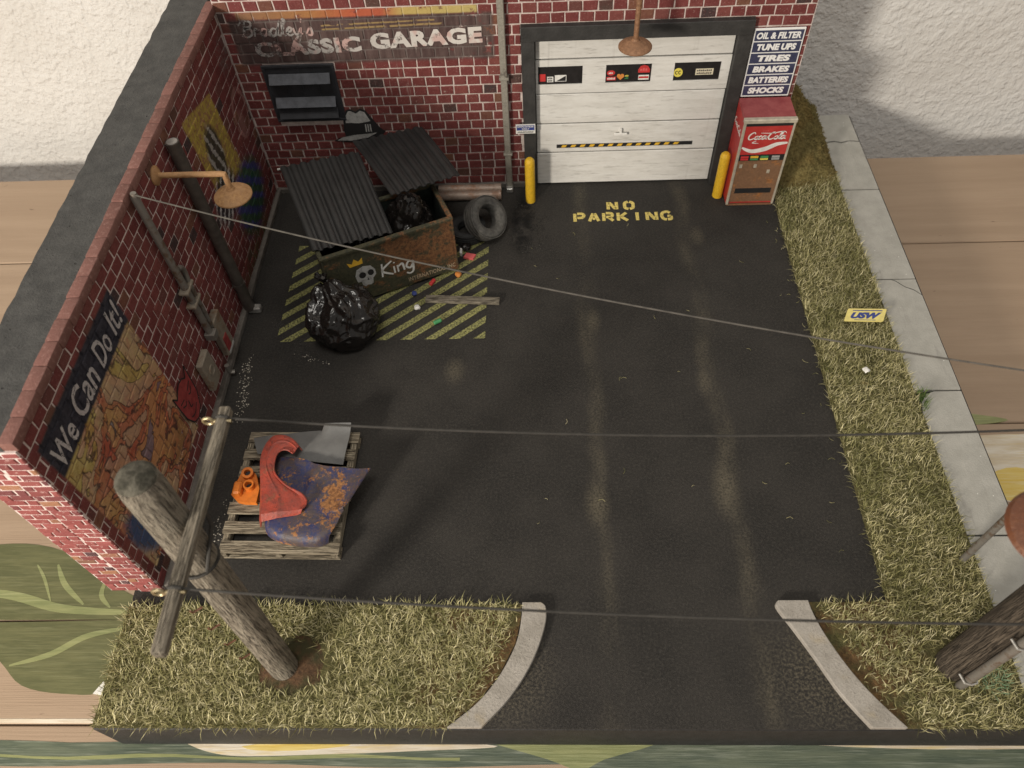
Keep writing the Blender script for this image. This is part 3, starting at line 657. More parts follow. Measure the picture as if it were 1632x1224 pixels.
# --- back wall
bw = thing('garage_wall', 'red brick back wall with faded sign lettering and white garage door', 'wall', (16.4, 32.2, 0))
WTOP = 13.6
DX0, DX1, DZ1 = 16.72, 28.48, 10.28
m_ = MB()
m_.box((WX, WY + .04, 0), (DX0 + .3, WY + 2.4, WTOP)); m_.box((DX1 - .3, WY + .04, 0), (31.4, WY + 2.4, WTOP)); m_.box((DX0 + .3, WY + .04, DZ1 - .3), (DX1 - .3, WY + 2.4, WTOP)); m_.box((DX0 + .3, WY + .7, 0), (DX1 - .3, WY + 2.4, DZ1 - .3))
m_.build('mortar', 'mortar_back', bw, smooth=0)
VX0, VX1, VZ0, VZ1 = 2.95, 6.65, 5.15, 8.40        # shuttered opening
rects = courses(WX + .02, 31.4, .38, WTOP, .755, .552, .068, holes=[(DX0, DX1, -1, DZ1), (VX0, VX1, VZ0, VZ1)])
lay(bw, 'brick_back', rects, lambda u, v, d: (u, WY + d, v), 300)
MB().box((WX, WY - .12, 0), (DX0 - .02, WY + .06, .36), .03).build('skirting', 'skirting', bw)
MB().box((DX1 + .02, WY - .12, 0), (31.4, WY + .06, .36), .03).build('skirting', 'skirting', bw)
# door frame and door
fr = MB(); fy = WY - .30
MB().box((DX0, fy, 0), (DX0 + .70, WY + .45, DZ1 - .78), .02).build('door_jamb', 'frame_black', bw)
MB().box((DX1 - .70, fy, 0), (DX1, WY + .45, DZ1 - .78), .02).build('door_jamb', 'frame_black', bw)
MB().box((DX0, fy - .03, DZ1 - .775), (DX1, WY + .45, DZ1), .02).build('door_lintel', 'frame_black', bw)
DY = WY + .12
door = MB().box((DX0 + .71, DY + .12, .03), (DX1 - .71, DY + .4, DZ1 - .79)).build('garage_door', 'frame_black', bw)
zl = [.06, 2.33, 4.29, 6.20, 8.24, 9.48]
wins = [(17.58, 19.96, 6.84, 7.82), (21.2, 23.62, 6.77, 7.77), (24.82, 27.26, 6.77, 7.73)]
x0d, x1d = DX0 + .73, DX1 - .73
for i in range(5):
    za, zb = zl[i] + .035, zl[i + 1] - .035
    if i != 3: MB().box((x0d, DY, za), (x1d, DY + .14, zb), .03).build('door_panel', 'door', door)
    else:
        mb = MB(); e = [x0d] + [v for w_ in wins for v in (w_[0], w_[1])] + [x1d]
        mb.box((x0d, DY, za), (x1d, DY + .14, 6.77)); mb.box((x0d, DY, 7.83), (x1d, DY + .14, zb))
        for q in range(0, 8, 2): mb.box((e[q], DY, 6.77), (e[q + 1], DY + .14, 7.83))
        mb.build('door_panel', 'door', door, smooth=0)
for (a, c, d, e) in wins: MB().box((a + .005, DY + .05, 6.775), (c - .005, DY + .10, 7.825)).build('window_pane', 'pane', door, smooth=0)
dp = lambda x, y, z: (x, DY + .045 - z, y)                  # on the panes
def dec(mb, name, mat, parent=door): return mb.build(name, mat, parent, smooth=0)
rc = lambda mb, x0, x1, y0, y1, z=.0, fn=dp, th=.006: mb.prism([(x0, y0), (x1, y0), (x1, y1), (x0, y1)], z, z + th, fn)
dec(rc(MB(), 17.66, 17.98, 6.95, 7.38), 'sticker', 'red_ink'); dec(rc(MB(), 18.06, 18.40, 6.90, 7.22), 'sticker', 'white_ink')
def bars(x0, x1, y0, y1, n, fn=dp, z=.008):
    mb = MB(); w_ = (x1 - x0) / n
    for k in range(n): h = (y1 - y0) * (.75, 1, .85, .95)[k % 4]; rc(mb, x0 + k * w_, x0 + (k + .68) * w_, y0, y0 + h, z, fn, .004)
    return mb
mb = bars(18.10, 18.37, 7.08, 7.18, 3); mb2 = bars(18.10, 18.37, 6.94, 7.04, 3); dec(mb, 'sticker_print', 'black_ink'); dec(mb2, 'sticker_print', 'black_ink')
dec(rc(MB(), 18.48, 19.10, 6.92, 7.30), 'sticker', 'white_ink'); dec(MB().prism([(18.56, 6.95), (19.07, 6.95), (19.07, 7.26)], .008, .012, dp), 'sticker_print', 'black_ink')
circ = lambda cx, cy, rx, ry, n=20: [(cx + rx * math.cos(6.2832 * k / n), cy + ry * math.sin(6.2832 * k / n)) for k in range(n)]
dec(MB().prism(circ(21.48, 7.33, .22, .15), 0, .006, dp), 'sticker', 'red_ink'); dec(bars(21.36, 21.60, 7.28, 7.38, 3), 'sticker_print', 'white_ink')
dec(rc(MB(), 21.26, 21.76, 6.90, 7.10), 'sticker', 'red_ink'); dec(bars(21.30, 21.73, 6.95, 7.06, 6), 'sticker_print', 'white_ink')
dec(MB().prism([(22.0, 6.90), (22.2, 7.10), (22.17, 7.24), (22.06, 7.26), (22.0, 7.2), (21.94, 7.26), (21.83, 7.24), (21.8, 7.10)], 0, .006, dp), 'sticker', 'orange_ink')
dec(bars(22.24, 22.44, 7.09, 7.19, 3, dp, .0), 'sticker_print', 'yellow_ink'); dec(bars(22.24, 22.44, 6.95, 7.05, 3, dp, .0), 'sticker_print', 'green_ink')
dec(MB().prism([(22.92, 7.3), (23.54, 7.3), (23.54, 7.48), (23.42, 7.68), (23.23, 7.74), (23.04, 7.68), (22.92, 7.48)], 0, .006, dp), 'sticker', 'red_ink'); dec(bars(23.02, 23.44, 7.40, 7.56, 3), 'sticker_print', 'pink_ink')
dec(rc(MB(), 22.96, 23.52, 6.88, 7.16), 'sticker', 'white_ink'); dec(rc(MB(), 22.98, 23.50, 6.97, 7.08, .008), 'sticker_print', 'red_ink')
dec(MB().prism(circ(25.06, 7.23, .24, .26), 0, .006, dp), 'sticker', 'yellow_ink'); mb = MB(); mb.stroke([(25.03, 7.30), (24.96, 7.32), (24.91, 7.23), (24.97, 7.14), (25.03, 7.17)], .04, dp, .010, th=.003); mb.stroke([(25.20, 7.30), (25.13, 7.32), (25.08, 7.23), (25.14, 7.14), (25.20, 7.17)], .04, dp, .010, th=.003); dec(mb, 'sticker_print', 'black_ink')
dec(rc(MB(), 25.98, 26.92, 7.06, 7.42), 'sticker', 'cream_ink'); dec(bars(26.05, 26.86, 7.27, 7.37, 8), 'sticker_print', 'black_ink'); dec(bars(26.05, 26.86, 7.11, 7.21, 8), 'sticker_print', 'black_ink')
fd = lambda x, y, z: (x, DY - .004 - z, y)
tp = dec(rc(MB(), 18.6, 26.45, 2.66, 2.90, 0, fd, .012), 'hazard_tape', 'black_ink')
for k in range(13):
    x = 18.85 + k * .54; MB().prism([(x, 2.70), (x + .26, 2.70), (x + .36, 2.86), (x + .10, 2.86)], .014, .018, fd).build('tape_stripe', 'tape_yellow', door, smooth=0)
hd = MB().box((21.88, DY - .22, 3.53), (22.62, DY - .12, 3.68), .02); hd.box((22.18, DY - .16, 3.60), (22.32, DY, 3.92), .02)
hd.build('door_handle', 'white_ink', door)
# shuttered window
win = MB().box((VX0 + .02, WY - .01, VZ0 + .02), (VX1 - .02, WY + .12, VZ1 - .02)).build('shuttered_window', 'shutter_dark', bw)
for (a, c, d, e) in ((VX0 - .1, VX1 + .1, VZ1 - .05, VZ1 + .1), (VX0 - .1, VX1 + .1, VZ0 - .1, VZ0 + .05), (VX0 - .1, VX0 + .05, VZ0 + .055, VZ1 - .055), (VX1 - .05, VX1 + .1, VZ0 + .055, VZ1 - .055)):
    MB().box((a, WY - .07, d), (c, WY + .12, e), .02).build('window_frame', 'shutter_dark', win)
for k, (z, ml) in enumerate(((7.55, 'shutter'), (6.15, 'shutter'), (5.45, 'shutter_dark'))):
    sl = MB(); sl.sheet(lambda u, v: (VX0 + .2 + u * (VX1 - VX0 - .4), WY - .04 - .34 * (1 - v), z + .44 * v), 2, 2, -.07); sl.build('slat', ml, win)
for x in (3.9, 4.75, 5.6): MB().box((x, WY - .05, VZ0 + .06), (x + .06, WY - .012, VZ1 - .06)).build('window_bar', 'shutter_dark', win)
# painted lettering and hat
bp = lambda x, y, z: (x, WY - .022 - z, y)
def skew(x0, x1, zl0, zr0):   # letters climb a little to the right
    return lambda x, y, z: (x, WY - .022 - z, y + zl0 + (zr0 - zl0) * (x - x0) / (x1 - x0))
mb = MB(); fn = skew(2.9, 15, .24, .62)
mb.text('CLASSIC', 2.85, 8.45, 8.72, 9.56, fn, 0, .055, 0, 1.1); mb.text('GARAGE', 8.95, 14.75, 8.78, 9.66, fn, 0, .055, 0, 1.1)
mb.build('faded_lettering', 'ghost', bw, smooth=0)
SCR = {'B': [[(.1, .02), (.28, .5), (.42, 1)], [(-.05, .75), (.3, 1.05), (.75, .98), (.72, .7), (.3, .54), (.66, .5), (.68, .16), (.35, -.03), (.0, .08)]], 'r': [[(0, 0), (.12, .45), (.22, .5), (.42, .42)]],
       'a': [[(.5, .42), (.25, .5), (.03, .25), (.12, .02), (.35, .1), (.55, .45), (.5, .1), (.7, .02)]], 'd': [[(.5, .42), (.25, .5), (.03, .25), (.12, .02), (.35, .1), (.62, .6), (.8, 1.05)], [(.62, .6), (.5, .1), (.7, .02)]],
       'l': [[(0, .05), (.3, .55), (.48, .98), (.36, 1.06), (.22, .6), (.18, .1), (.4, .02)]], 'e': [[(0, .2), (.3, .3), (.38, .46), (.22, .52), (.05, .25), (.18, .01), (.45, .1)]],
       'y': [[(.05, .5), (.1, .12), (.3, .08), (.5, .48)], [(.56, .52), (.4, .0), (.2, -.42), (.02, -.32), (.3, -.02), (.6, .12)]], "'": [[(.1, 1.08), (.02, .82)]], 's': [[(.0, .08), (.3, .5), (.38, .2), (.28, -.02), (.05, .05)]],
       'C': [[(.75, .78), (.62, 1.02), (.3, .9), (.03, .45), (.15, .02), (.5, .02), (.85, .28)]], 'o': [[(.3, .5), (.05, .3), (.1, .03), (.35, .05), (.45, .35), (.3, .5)]], 'c': [[(.4, .4), (.3, .52), (.06, .3), (.1, .03), (.5, .12)]],
       'K': [[(.15, 1.0), (.05, 0)], [(.75, 1.02), (.1, .48), (.7, -.02)]], 'i': [[(.1, .55), (.1, .02)], [(.14, .78), (.16, .86)]], 'n': [[(.05, .55), (.05, .02)], [(.05, .4), (.35, .56), (.42, .02)]],
       'g': [[(.45, .5), (.2, .55), (.05, .25), (.25, .05), (.45, .3), (.46, .5), (.42, -.2), (.2, -.38), (.0, -.25)]], '-': [[(.0, .3), (.22, .33)]]}
def script(mb, word, adv, x, y, h, wd, fn, z=0.0, sl=.0):
    for ch, a in zip(word, adv):
        for st in SCR.get(ch, []): mb.stroke([(x + (p[0] + sl * p[1]) * h, y + p[1] * h) for p in st], wd, fn, z, th=.006)
        x += a * h
mb = MB(); script(mb, "Bradley's", (.82, .42, .62, .66, .40, .46, .60, .22, .4), 2.42, 10.12, .80, (.07, .13), bp); mb.build('faded_lettering', 'ghost', bw, smooth=0)
HX = lambda x: 5.72 + x; HZ = lambda z: 3.62 + z
hat_o = [(0, .05), (.35, .25), (.75, .35), (.72, .75), (.85, 1.6), (1.1, 2.05), (1.35, 2.12), (1.62, 1.95), (1.9, 2.13), (2.2, 2.0), (2.55, 1.35), (2.85, .85), (3.1, .62), (2.8, .3), (1.8, .05), (.9, -.05)]
hat = MB().prism([(HX(x), HZ(z)) for x, z in hat_o], 0, .006, bp).build('hat_mural', 'worn_black', bw, smooth=0)
MB().prism([(HX(x), HZ(z)) for x, z in [(.93, 1.25), (1.02, 1.7), (1.2, 1.98), (1.35, 2.0), (1.62, 1.82), (1.88, 2.0), (2.12, 1.9), (2.35, 1.32), (1.7, 1.2)]], .008, .012, bp).build('hat_crown', 'worn_white', hat, smooth=0)
MB().prism([(HX(x), HZ(z)) for x, z in [(.2, .08), (.5, .27), (1.2, .42), (2.2, .5), (2.6, .55), (2.0, .22), (1.0, .06)]], .008, .012, bp).build('hat_brim', 'worn_white', hat, smooth=0)
mb = MB()
for k in range(3): mb.stroke([(HX(2.0 + .14 * k), HZ(.62)), (HX(2.03 + .13 * k), HZ(1.12))], .07, bp, .012, smooth=False, th=.004)
mb.build('hat_letter', 'worn_white', hat, smooth=0)

# --- left wall
lw = thing('mural_wall', 'long red brick wall with faded painted mural and grey plaster top', 'wall', (.3, 18, 0))
LH = 11.74; LY0 = 5.5; LXO = -.95
LY1 = WY + 2.4
m_ = MB(); m_.box((LXO + .05, LY0 + .05, .0), (WX - .04, LY1, LH - .35)); m_.build('mortar', 'mortar_left', lw, smooth=0)
def top(u, v):
    x = LXO + .0 + u * (1.02 - LXO); y = LY0 + .02 + v * (LY1 - LY0 - .03); n = mnoise.noise(Vector((x * 1.3, y * .9, 0))) * .035 + mnoise.noise(Vector((x * 5, y * 5, 3))) * .012
    e = mnoise.noise(Vector((0, y * 1.4, 9))) * .06 if u == 0 else 0
    return (x + e, y, LH + n)
MB().sheet(top, 8, 90, .36).build('plaster_top', 'plaster', lw)
MB().box((LXO, LY0 + .9, 0.02), (LXO + .045, LY1 - .01, LH - .36)).build('outer_face', 'plaster', lw, smooth=0)
# cap bricks along the inner top edge
y = LY0 + .02; capm = []
for q in range(4):
    bm = bmesh.new(); bmesh.ops.create_cube(bm, size=1)
    for v in bm.verts: v.co = Vector((v.co.x * .50, v.co.y * 1.0, v.co.z * .42)) + Vector((ru(-.02, .02), ru(-.01, .01), ru(-.02, .02)))
    bmesh.ops.bevel(bm, geom=bm.edges[:], offset=.07, segments=2, affect='EDGES', profile=.6); bm.verts.index_update()
    capm.append(MB().add([v.co.copy() for v in bm.verts], [tuple(v.index for v in f.verts) for f in bm.faces]).mesh('cap_brick', M['brick_cap'])); bm.free()
while y + 1 < WY + .5:
    inst('cap_brick', random.choice(capm), lw, (1.24 + ru(-.015, .015), y + .5, LH - .13 + ru(-.015, .015))); y += 1.0
rects = courses(LY0 + .02, WY, .40, LH - .36, .755, .552, .062)
front_n = []
lay(lw, 'brick_left', rects, lambda u, v, d: (WX - d, u, v), 150)
m_ = MB(); m_.box((LXO + .02, LY0 + .03, .03), (.26, LY0 + .30, LH - .37)); m_.box((.34, LY0 - .02, .03), (WX - .06, LY0 + .30, LH - .37)); m_.build('mortar', 'mortar_end', lw, smooth=0)
lay(lw, 'brick_end', courses(LXO + .01, .27, .06, LH - .40, .80, .355, .05, jit=.02), lambda u, v, d: (u, LY0 + d, v), 75, jit=.022)
lay(lw, 'brick_end', courses(.33, WX - .03, .06, LH - .40, .80, .355, .05, jit=.02), lambda u, v, d: (u, LY0 - .05 + d, v), 75, jit=.022)
MB().box((WX - .05, LY0 + .1, 0), (WX + .22, WY - .13, .36), .04).build('skirting', 'skirting', lw)
lp = lambda x, y, z: (WX + .022 + z, x, y)
mb = MB(); mb.text('We', 6.25, 7.75, 9.02, 10.05, lp, 0, .015, .15); mb.text('Can', 8.2, 10.05, 9.05, 10.25, lp, 0, .015, .15); mb.text('Do', 10.45, 11.6, 9.1, 10.2, lp, 0, .015, .15); mb.text('It!', 11.95, 12.85, 9.15, 10.3, lp, 0, .015, .15)
mb.build('mural_lettering', 'chalk', lw, smooth=0)
dv = [(12.55, 3.2), (12.5, 4.15), (12.75, 3.75), (13.1, 4.0), (13.4, 4.1), (13.75, 4.0), (14.0, 3.75), (14.35, 4.2), (14.3, 3.3), (14.25, 2.5), (13.85, 1.75), (13.35, 1.55), (12.9, 1.8), (12.6, 2.5)]
dvo = MB().prism([(x, z) for x, z in dv], 0, .006, lp).build('devil_face', 'worn_red', lw, smooth=0)
mb = MB()
cl = [Vector(p) for p in dv]
for i in range(len(dv)): mb.stroke([dv[i], dv[(i + 1) % len(dv)]], .07, lp, .012, smooth=False, th=.004)
for st in ([(12.8, 3.1), (13.05, 2.95), (13.2, 3.05)], [(13.6, 3.05), (13.8, 2.95), (14.0, 3.15)], [(13.35, 2.9), (13.3, 2.5), (13.5, 2.45)], [(12.95, 2.15), (13.3, 2.0), (13.75, 2.2)], [(12.75, 3.35), (13.15, 3.25)], [(13.65, 3.25), (14.1, 3.4)]): mb.stroke(st, .07, lp, .012, th=.004)
mb.build('face_line', 'worn_black', dvo, smooth=0)

# ------------------------------------------------------------------ things on the back wall
dr = thing('drainpipe', 'weathered pale grey square drainpipe fixed to brick beside garage door', 'drainpipe', (15.75, WY - .2, 0))
MB().box((15.58, WY - .36, .30), (15.94, WY - .03, 13.3), .04).build('pipe', 'drain', dr)
MB().box((15.56, WY - .62, .02), (15.96, WY - .05, .34), .05).build('outlet', 'silver', dr)
for z in (2.55, 7.4): MB().box((15.50, WY - .39, z), (16.02, WY - .02, z + .14), .02).build('bracket', 'drain', dr)
es = thing('notice_sign', 'tiny blue and white employees only sign at the door frame edge', 'sign', (16.85, WY - .34, 4.1))
MB().box((16.28, WY - .40, 4.08), (17.38, WY - .335, 4.66)).build('plate', 'white_ink', es, smooth=0)
ep = lambda x, y, z: (x, WY - .402 - z, y)
rc(MB(), 16.33, 17.33, 4.30, 4.62, 0, ep).build('printed_panel', 'blue_ink', es, smooth=0)
mb = MB(); mb.text('EMPLOYEES', 16.38, 17.28, 4.49, 4.59, ep, .009, .02); mb.text('ONLY', 16.62, 17.04, 4.34, 4.45, ep, .009, .02); mb.build('lettering', 'white_ink', es, smooth=0)
bars(16.38, 17.28, 4.15, 4.23, 14, ep, .004).build('lettering', 'black_ink', es, smooth=0)
ss = thing('service_sign', 'worn navy enamel sign listing oil, tires, brakes and shocks above drinks machine', 'sign', (29.85, WY - .1, 5.85))
sx0, sx1, sz0, sz1 = 28.56, 31.13, 5.84, 9.71
MB().box((sx0, WY - .14, sz0), (sx1, WY - .06, sz1), .02).build('plate', 'sign_white', ss, smooth=0)
sp = lambda x, y, z: (x, WY - .142 - z, y)
rows = ['OIL & FILTER', 'TUNE UPS', 'TIRES', 'BRAKES', 'BATTERIES', 'SHOCKS']; rh = (sz1 - sz0 - .14) / 6
for i, t in enumerate(rows):
    za = sz1 - .07 - (i + 1) * rh + .03; zb = sz1 - .07 - i * rh - .03
    rc(MB(), sx0 + .07, sx1 - .07, za, zb, 0, sp).build('sign_row', 'navy_sign', ss, smooth=0)
    hw = (1.12, 1.0, .85, .95, 1.05, .95)[i]; cx = (sx0 + sx1) / 2
    MB().text(t, cx - hw, cx + hw, za + .10, zb - .10, sp, .009, .04 if '&' in t else .058, .12).build('lettering', 'sign_white', ss, smooth=0)
# lamps
def wall_lamp(label, base, out, d_arm, drop, rad, mat, group='rusty wall lamps'):
    base = Vector(base); out = Vector(out); e = base + out * d_arm
    t = thing('wall_lamp', label, 'lamp', base, 0, group)
    MB().lathe([(0, -.0), (.42, 0), (.42, .06), (.30, .14), (.12, .2), (0, .2)], base, out, 20).build('wall_plate', mat, t)
    pts = [base + out * .1, base + out * (d_arm - .14), e + V(0, 0, -.02), e + V(0, 0, -.16), e + V(0, 0, -drop)]
    MB().tube(pts, .125, 12).build('arm', mat, t)
    c = e + V(0, 0, -drop)
    MB().lathe([(0, .10), (.16, .10), (.20, .0), (.45, -.10), (rad * .9, -.22), (rad, -.30), (rad, -.36), (rad * .88, -.33), (.45, -.20), (0, -.15)], c, (0, 0, 1), 32).build('shade', mat, t)
    MB().lathe([(0, -.18), (.22, -.2), (.26, -.34), (.16, -.50), (0, -.54)], c, (0, 0, 1), 14).build('bulb', 'cream_ink', t)
wall_lamp('pale rusty disc lamp on an arm from the mural wall', (WX, 19.45, 10.68), (1, 0, 0), 2.95, .82, .82, 'lampA')
wall_lamp('brown rusty disc lamp hanging in front of garage door', (22.2, WY, 13.0), (0, -1, 0), 3.1, 1.95, .80, 'lampB')
# bollards
def bollard(x, y, label):
    t = thing('bollard', label, 'bollard', (x, y, 0), 0, 'yellow door bollards')
    MB().lathe([(.29, 0), (.29, 2.85), (.26, 3.0), (.17, 3.10), (0, 3.13)], (x, y, 0), seg=20).build('post', 'bollard', t)
    MB().lathe([(.36, 0), (.36, .03), (.30, .05)], (x, y, 0), seg=20).build('footing', 'black_base', t)
bollard(17.02, 29.72, 'yellow bollard beside the garage door jamb near the drainpipe')
bollard(28.12, 29.75, 'yellow bollard beside the red drinks machine')

# ------------------------------------------------------------------ drinks machine
vm = thing('vending_machine', 'rusty red cola vending machine standing beside garage door', 'vending machine', (29.85, 29.8, 0))
ax, bx, ay, by, H = 28.48, 31.22, 28.85, 30.80, 6.12
MB().box((ax, ay + .12, .10), (bx, by, H - .42), .03).build('cabinet', 'coke_red', vm)
MB().add([(ax, ay + .12, H - .42), (bx, ay + .12, H - .42), (bx, by, H - .42), (ax, by, H - .42), (ax + .02, ay + .2, H - .25), (bx - .02, ay + .2, H - .25), (bx - .02, by, H - .24), (ax + .02, by, H - .24)], [(4, 5, 6, 7), (0, 1, 5, 4), (1, 2, 6, 5), (2, 3, 7, 6), (3, 0, 4, 7)]).build('top', 'coke_top', vm, smooth=0)
MB().box((ax - .03, ay - .06, H - .48), (bx + .03, ay + .22, H - .24), .03).build('canopy_trim', 'trim', vm)
MB().box((ax + .02, ay + .02, H - .68), (bx - .02, ay + .12, H - .485)).build('light_slot', 'black_ink', vm, smooth=0)
MB().box((ax, ay - .02, .12), (ax + .14, ay + .119, H - .485), .02).build('edge_trim', 'trim', vm)
MB().box((bx - .12, ay - .02, .12), (bx, ay + .119, H - .485), .02).build('edge_trim', 'trim', vm)
MB().box((ax + .145, ay + .02, 3.62), (bx - .125, ay + .119, H - .685)).build('logo_panel', 'coke_red', vm, smooth=0)
vp = lambda x, y, z: (x, ay + .016 - z, y)
mb = MB(); script(mb, 'Coca-Cola', (.80, .44, .46, .58, .22, .76, .44, .36, .5), 28.86, 4.62, .425, (.04, .075), vp, .004, .12)
mb.stroke([(29.35, 4.52), (29.15, 4.40), (29.5, 4.36)], (.02, .05), vp, .004, th=.004); mb.stroke([(29.5, 5.02), (30.1, 5.0), (30.7, 5.1), (30.86, 4.98)], (.02, .05), vp, .004, th=.004)
mb.build('lettering', 'white_ink', vm, smooth=0)
MB().text('Enjoy', 29.6, 29.9, 5.1, 5.2, vp, .004, .01).build('lettering', 'pink_ink', vm, smooth=0)
mb = MB(); mb.stroke([(28.66, 4.10), (29.2, 3.86), (29.9, 3.98), (30.5, 4.28), (31.06, 4.36)], (.10, .28), vp, .003, th=.003); mb.build('wave_stripe', 'white_ink', vm, smooth=0)
MB().box((ax + .145, ay + .02, 3.22), (bx - .125, ay + .119, 3.60)).build('button_strip', 'black_ink', vm, smooth=0)
for k, (c, x) in enumerate((('red_ink', 28.72), ('tape_yellow', 29.25), ('green_ink', 29.80), ('grey_ink', 30.42))):
    MB().box((x, ay - .02, 3.42), (x + .42, ay + .02, 3.53)).build('button', c, vm, smooth=0); MB().box((x, ay - .02, 3.28), (x + .42, ay + .02, 3.38)).build('button', ('red_ink', 'green_ink', 'yellow_ink', 'grey_ink')[k], vm, smooth=0)
MB().box((ax + .145, ay + .03, .30), (bx - .125, ay + .119, 3.20)).build('lower_panel', 'coke_rust', vm, smooth=0)
MB().box((ax + .35, ay - .0, .95), (bx - .35, ay + .03, 1.28)).build('vend_slot', 'black_ink', vm, smooth=0)
for x, z in ((28.75, 2.75), (29.55, 2.75), (30.35, 2.35)): MB().box((x, ay - .01, z), (x + .16, ay + .03, z + .22)).build('coin_plate', 'trim', vm, smooth=0)
MB().box((ax + .05, ay + .06, 0), (bx - .05, by - .05, .10)).build('base', 'coke_rust', vm, smooth=0)
side = lambda x, y, z: (ax - .004 - z, ay + .12 + (1.85 - x), y)
mb = MB(); script(mb, 'Coca-Cola', (.80, .44, .46, .58, .22, .76, .44, .36, .5), .12, 4.6, .33, (.03, .06), side, .004, .12); mb.build('lettering', 'white_ink', vm, smooth=0)

# ------------------------------------------------------------------ things on the left wall
cp = thing('wall_pipe', 'thick dark round downpipe on the mural wall with silver outlet', 'pipe', (1.8, 21.3, 0))
MB().tube([(1.76, 21.3, .3), (1.76, 21.3, 11.0)], .30, 16).build('pipe', 'pipe_dark', cp)
MB().tube([(1.76, 21.3, 10.985), (1.76, 21.3, 11.02)], .24, 16).build('end_cap', 'silver', cp)
MB().tube([(1.76, 21.3, 2.1), (1.76, 21.3, 2.28)], .33, 16).build('coupling', 'pipe_dark', cp)
MB().box((1.66, 21.12, .03), (2.36, 21.52, .40), .05).build('outlet', 'silver', cp)
cd = thing('conduit', 'grey electrical conduit with elbow and clamps running up mural wall', 'conduit', (1.65, 17.05, 0))
MB().tube([(1.66, 17.05, 3.3), (1.66, 17.05, 11.55), (1.68, 17.05, 11.75)], [.17, .17, .12], 12).build('pipe', 'conduit', cd)
MB().tube(spline([V(1.66, 17.25, 7.35), V(1.68, 17.5, 7.2), V(1.66, 17.62, 6.8), V(1.66, 17.5, 6.0), V(1.66, 17.45, 3.3)], 5), .13, 10).build('branch_pipe', 'conduit', cd)
for z in (5.3, 6.2): MB().box((WX + .0, 16.7, z), (1.87, 17.65, z + .16), .03).build('clamp', 'box_metal', cd)
MB().box((WX + .03, 16.8, 2.95), (1.95, 17.3, 3.35), .03).build('connector', 'conduit', cd)
MB().tube([(1.7, 16.9, .9), (1.7, 16.9, .38), (1.9, 16.95, .3)], .12, 10).build('drop_pipe', 'conduit', cd)
eb = thing('meter_box', 'rusty beige meter box with warning plate on mural wall', 'electrical box', (1.7, 17.4, .4))
MB().box((WX + .03, 17.42, 1.0), (WX + .40, 18.40, 3.5), .05).build('case', 'box_metal', eb)
MB().box((WX + .40, 17.52, 1.28), (WX + .43, 18.0, 2.2)).build('warning_plate', 'worn_red', eb, smooth=0)
MB().box((WX + .40, 17.52, 1.08), (WX + .435, 18.3, 1.22)).build('white_plate', 'worn_white', eb, smooth=0)
eb2 = thing('junction_box', 'plain beige junction box with round knockout beside devil face', 'electrical box', (1.7, 15.4, 1))
MB().box((WX + .03, 15.0, 1.3), (WX + .36, 16.1, 3.25), .05).build('case', 'box_metal', eb2)
MB().lathe([(.28, 0), (.28, .05), (.2, .05), (.18, .02), (0, .02)], (WX + .36, 15.55, 2.3), (1, 0, 0), 18).build('knockout', 'box_metal', eb2)

# ------------------------------------------------------------------ dumpster
DA = R(24)
dm = thing('dumpster', 'rusty open dumpster with graffiti skull and two corrugated lids', 'dumpster', (12.94, 24.07, 0), DA)
L_, D_, H_ = 7.05, 3.05, 3.72
def dbox(mb, *a, **k): mb.box(*a, **k); return mb
MB().box((-L_, 0, .15), (0, .10, H_), .02).build('front_panel', 'dumpster', dm, world=False)
MB().box((-L_, D_ - .1, .15), (0, D_, H_ + .05), .02).build('back_panel', 'dumpster', dm, world=False)
MB().box((-.10, .105, .15), (0, D_ - .105, H_), .02).build('side_panel', 'dumpster', dm, world=False)
MB().box((-L_, .105, .15), (-L_ + .10, D_ - .105, H_), .02).build('side_panel', 'dumpster', dm, world=False)
for (a_, c_) in (((-L_ + .12, .105, .3), (-.12, .125, H_ - .02)), ((-L_ + .12, D_ - .125, .3), (-.12, D_ - .105, H_ - .02)), ((-.125, .13, .3), (-.105, D_ - .13, H_ - .02))): MB().box(a_, c_).build('liner', 'dump_in', dm, world=False, smooth=0)
MB().box((-L_ + .11, .11, .15), (-.11, D_ - .11, .25)).build('floor', 'dump_in', dm, world=False)
rim = MB()
rim.box((-L_ - .08, -.10, H_ + .005), (.08, .16, H_ + .20), .04); rim.box((-L_ - .08, D_ - .16, H_ + .055), (.08, D_ + .08, H_ + .25), .04); rim.box((-.14, .165, H_ + .005), (.10, D_ - .165, H_ + .20), .04); rim.box((-L_ - .1, .165, H_ + .005), (-L_ + .14, D_ - .165, H_ + .20), .04)
rim.build('rim', 'dumpster', dm, world=False)
for x in (-L_ - .04, -.06, -2.4, -4.7): MB().box((x, -.09, .2), (x + .10, -.005, H_ - .02), .02).build('rib', 'dumpster', dm, world=False) if x in (-L_ - .04, -.06) else None
for x in (.01,): MB().box((x, .9, 2.5), (x + .25, 1.9, 2.85), .04).build('lifting_sleeve', 'dumpster', dm, world=False)
for x in (-6.6, -.7):
    for yy in (.4, 2.5): MB().box((x, yy, 0), (x + .3, yy + .35, .149)).build('foot', 'dump_in', dm, world=False)
df = lambda x, y, z: (x, -.004 - z, y)
sk = MB().prism([(-5.55, 1.55), (-5.6, 2.0), (-5.45, 2.4), (-5.1, 2.55), (-4.7, 2.45), (-4.5, 2.1), (-4.5, 1.75), (-4.7, 1.55), (-4.75, 1.2), (-4.9, 1.12), (-5.05, 1.18), (-5.2, 1.1), (-5.32, 1.25), (-5.35, 1.5)], 0, .006, df).build('skull_graffiti', 'worn_white', dm, world=False, smooth=0)
mb = MB()
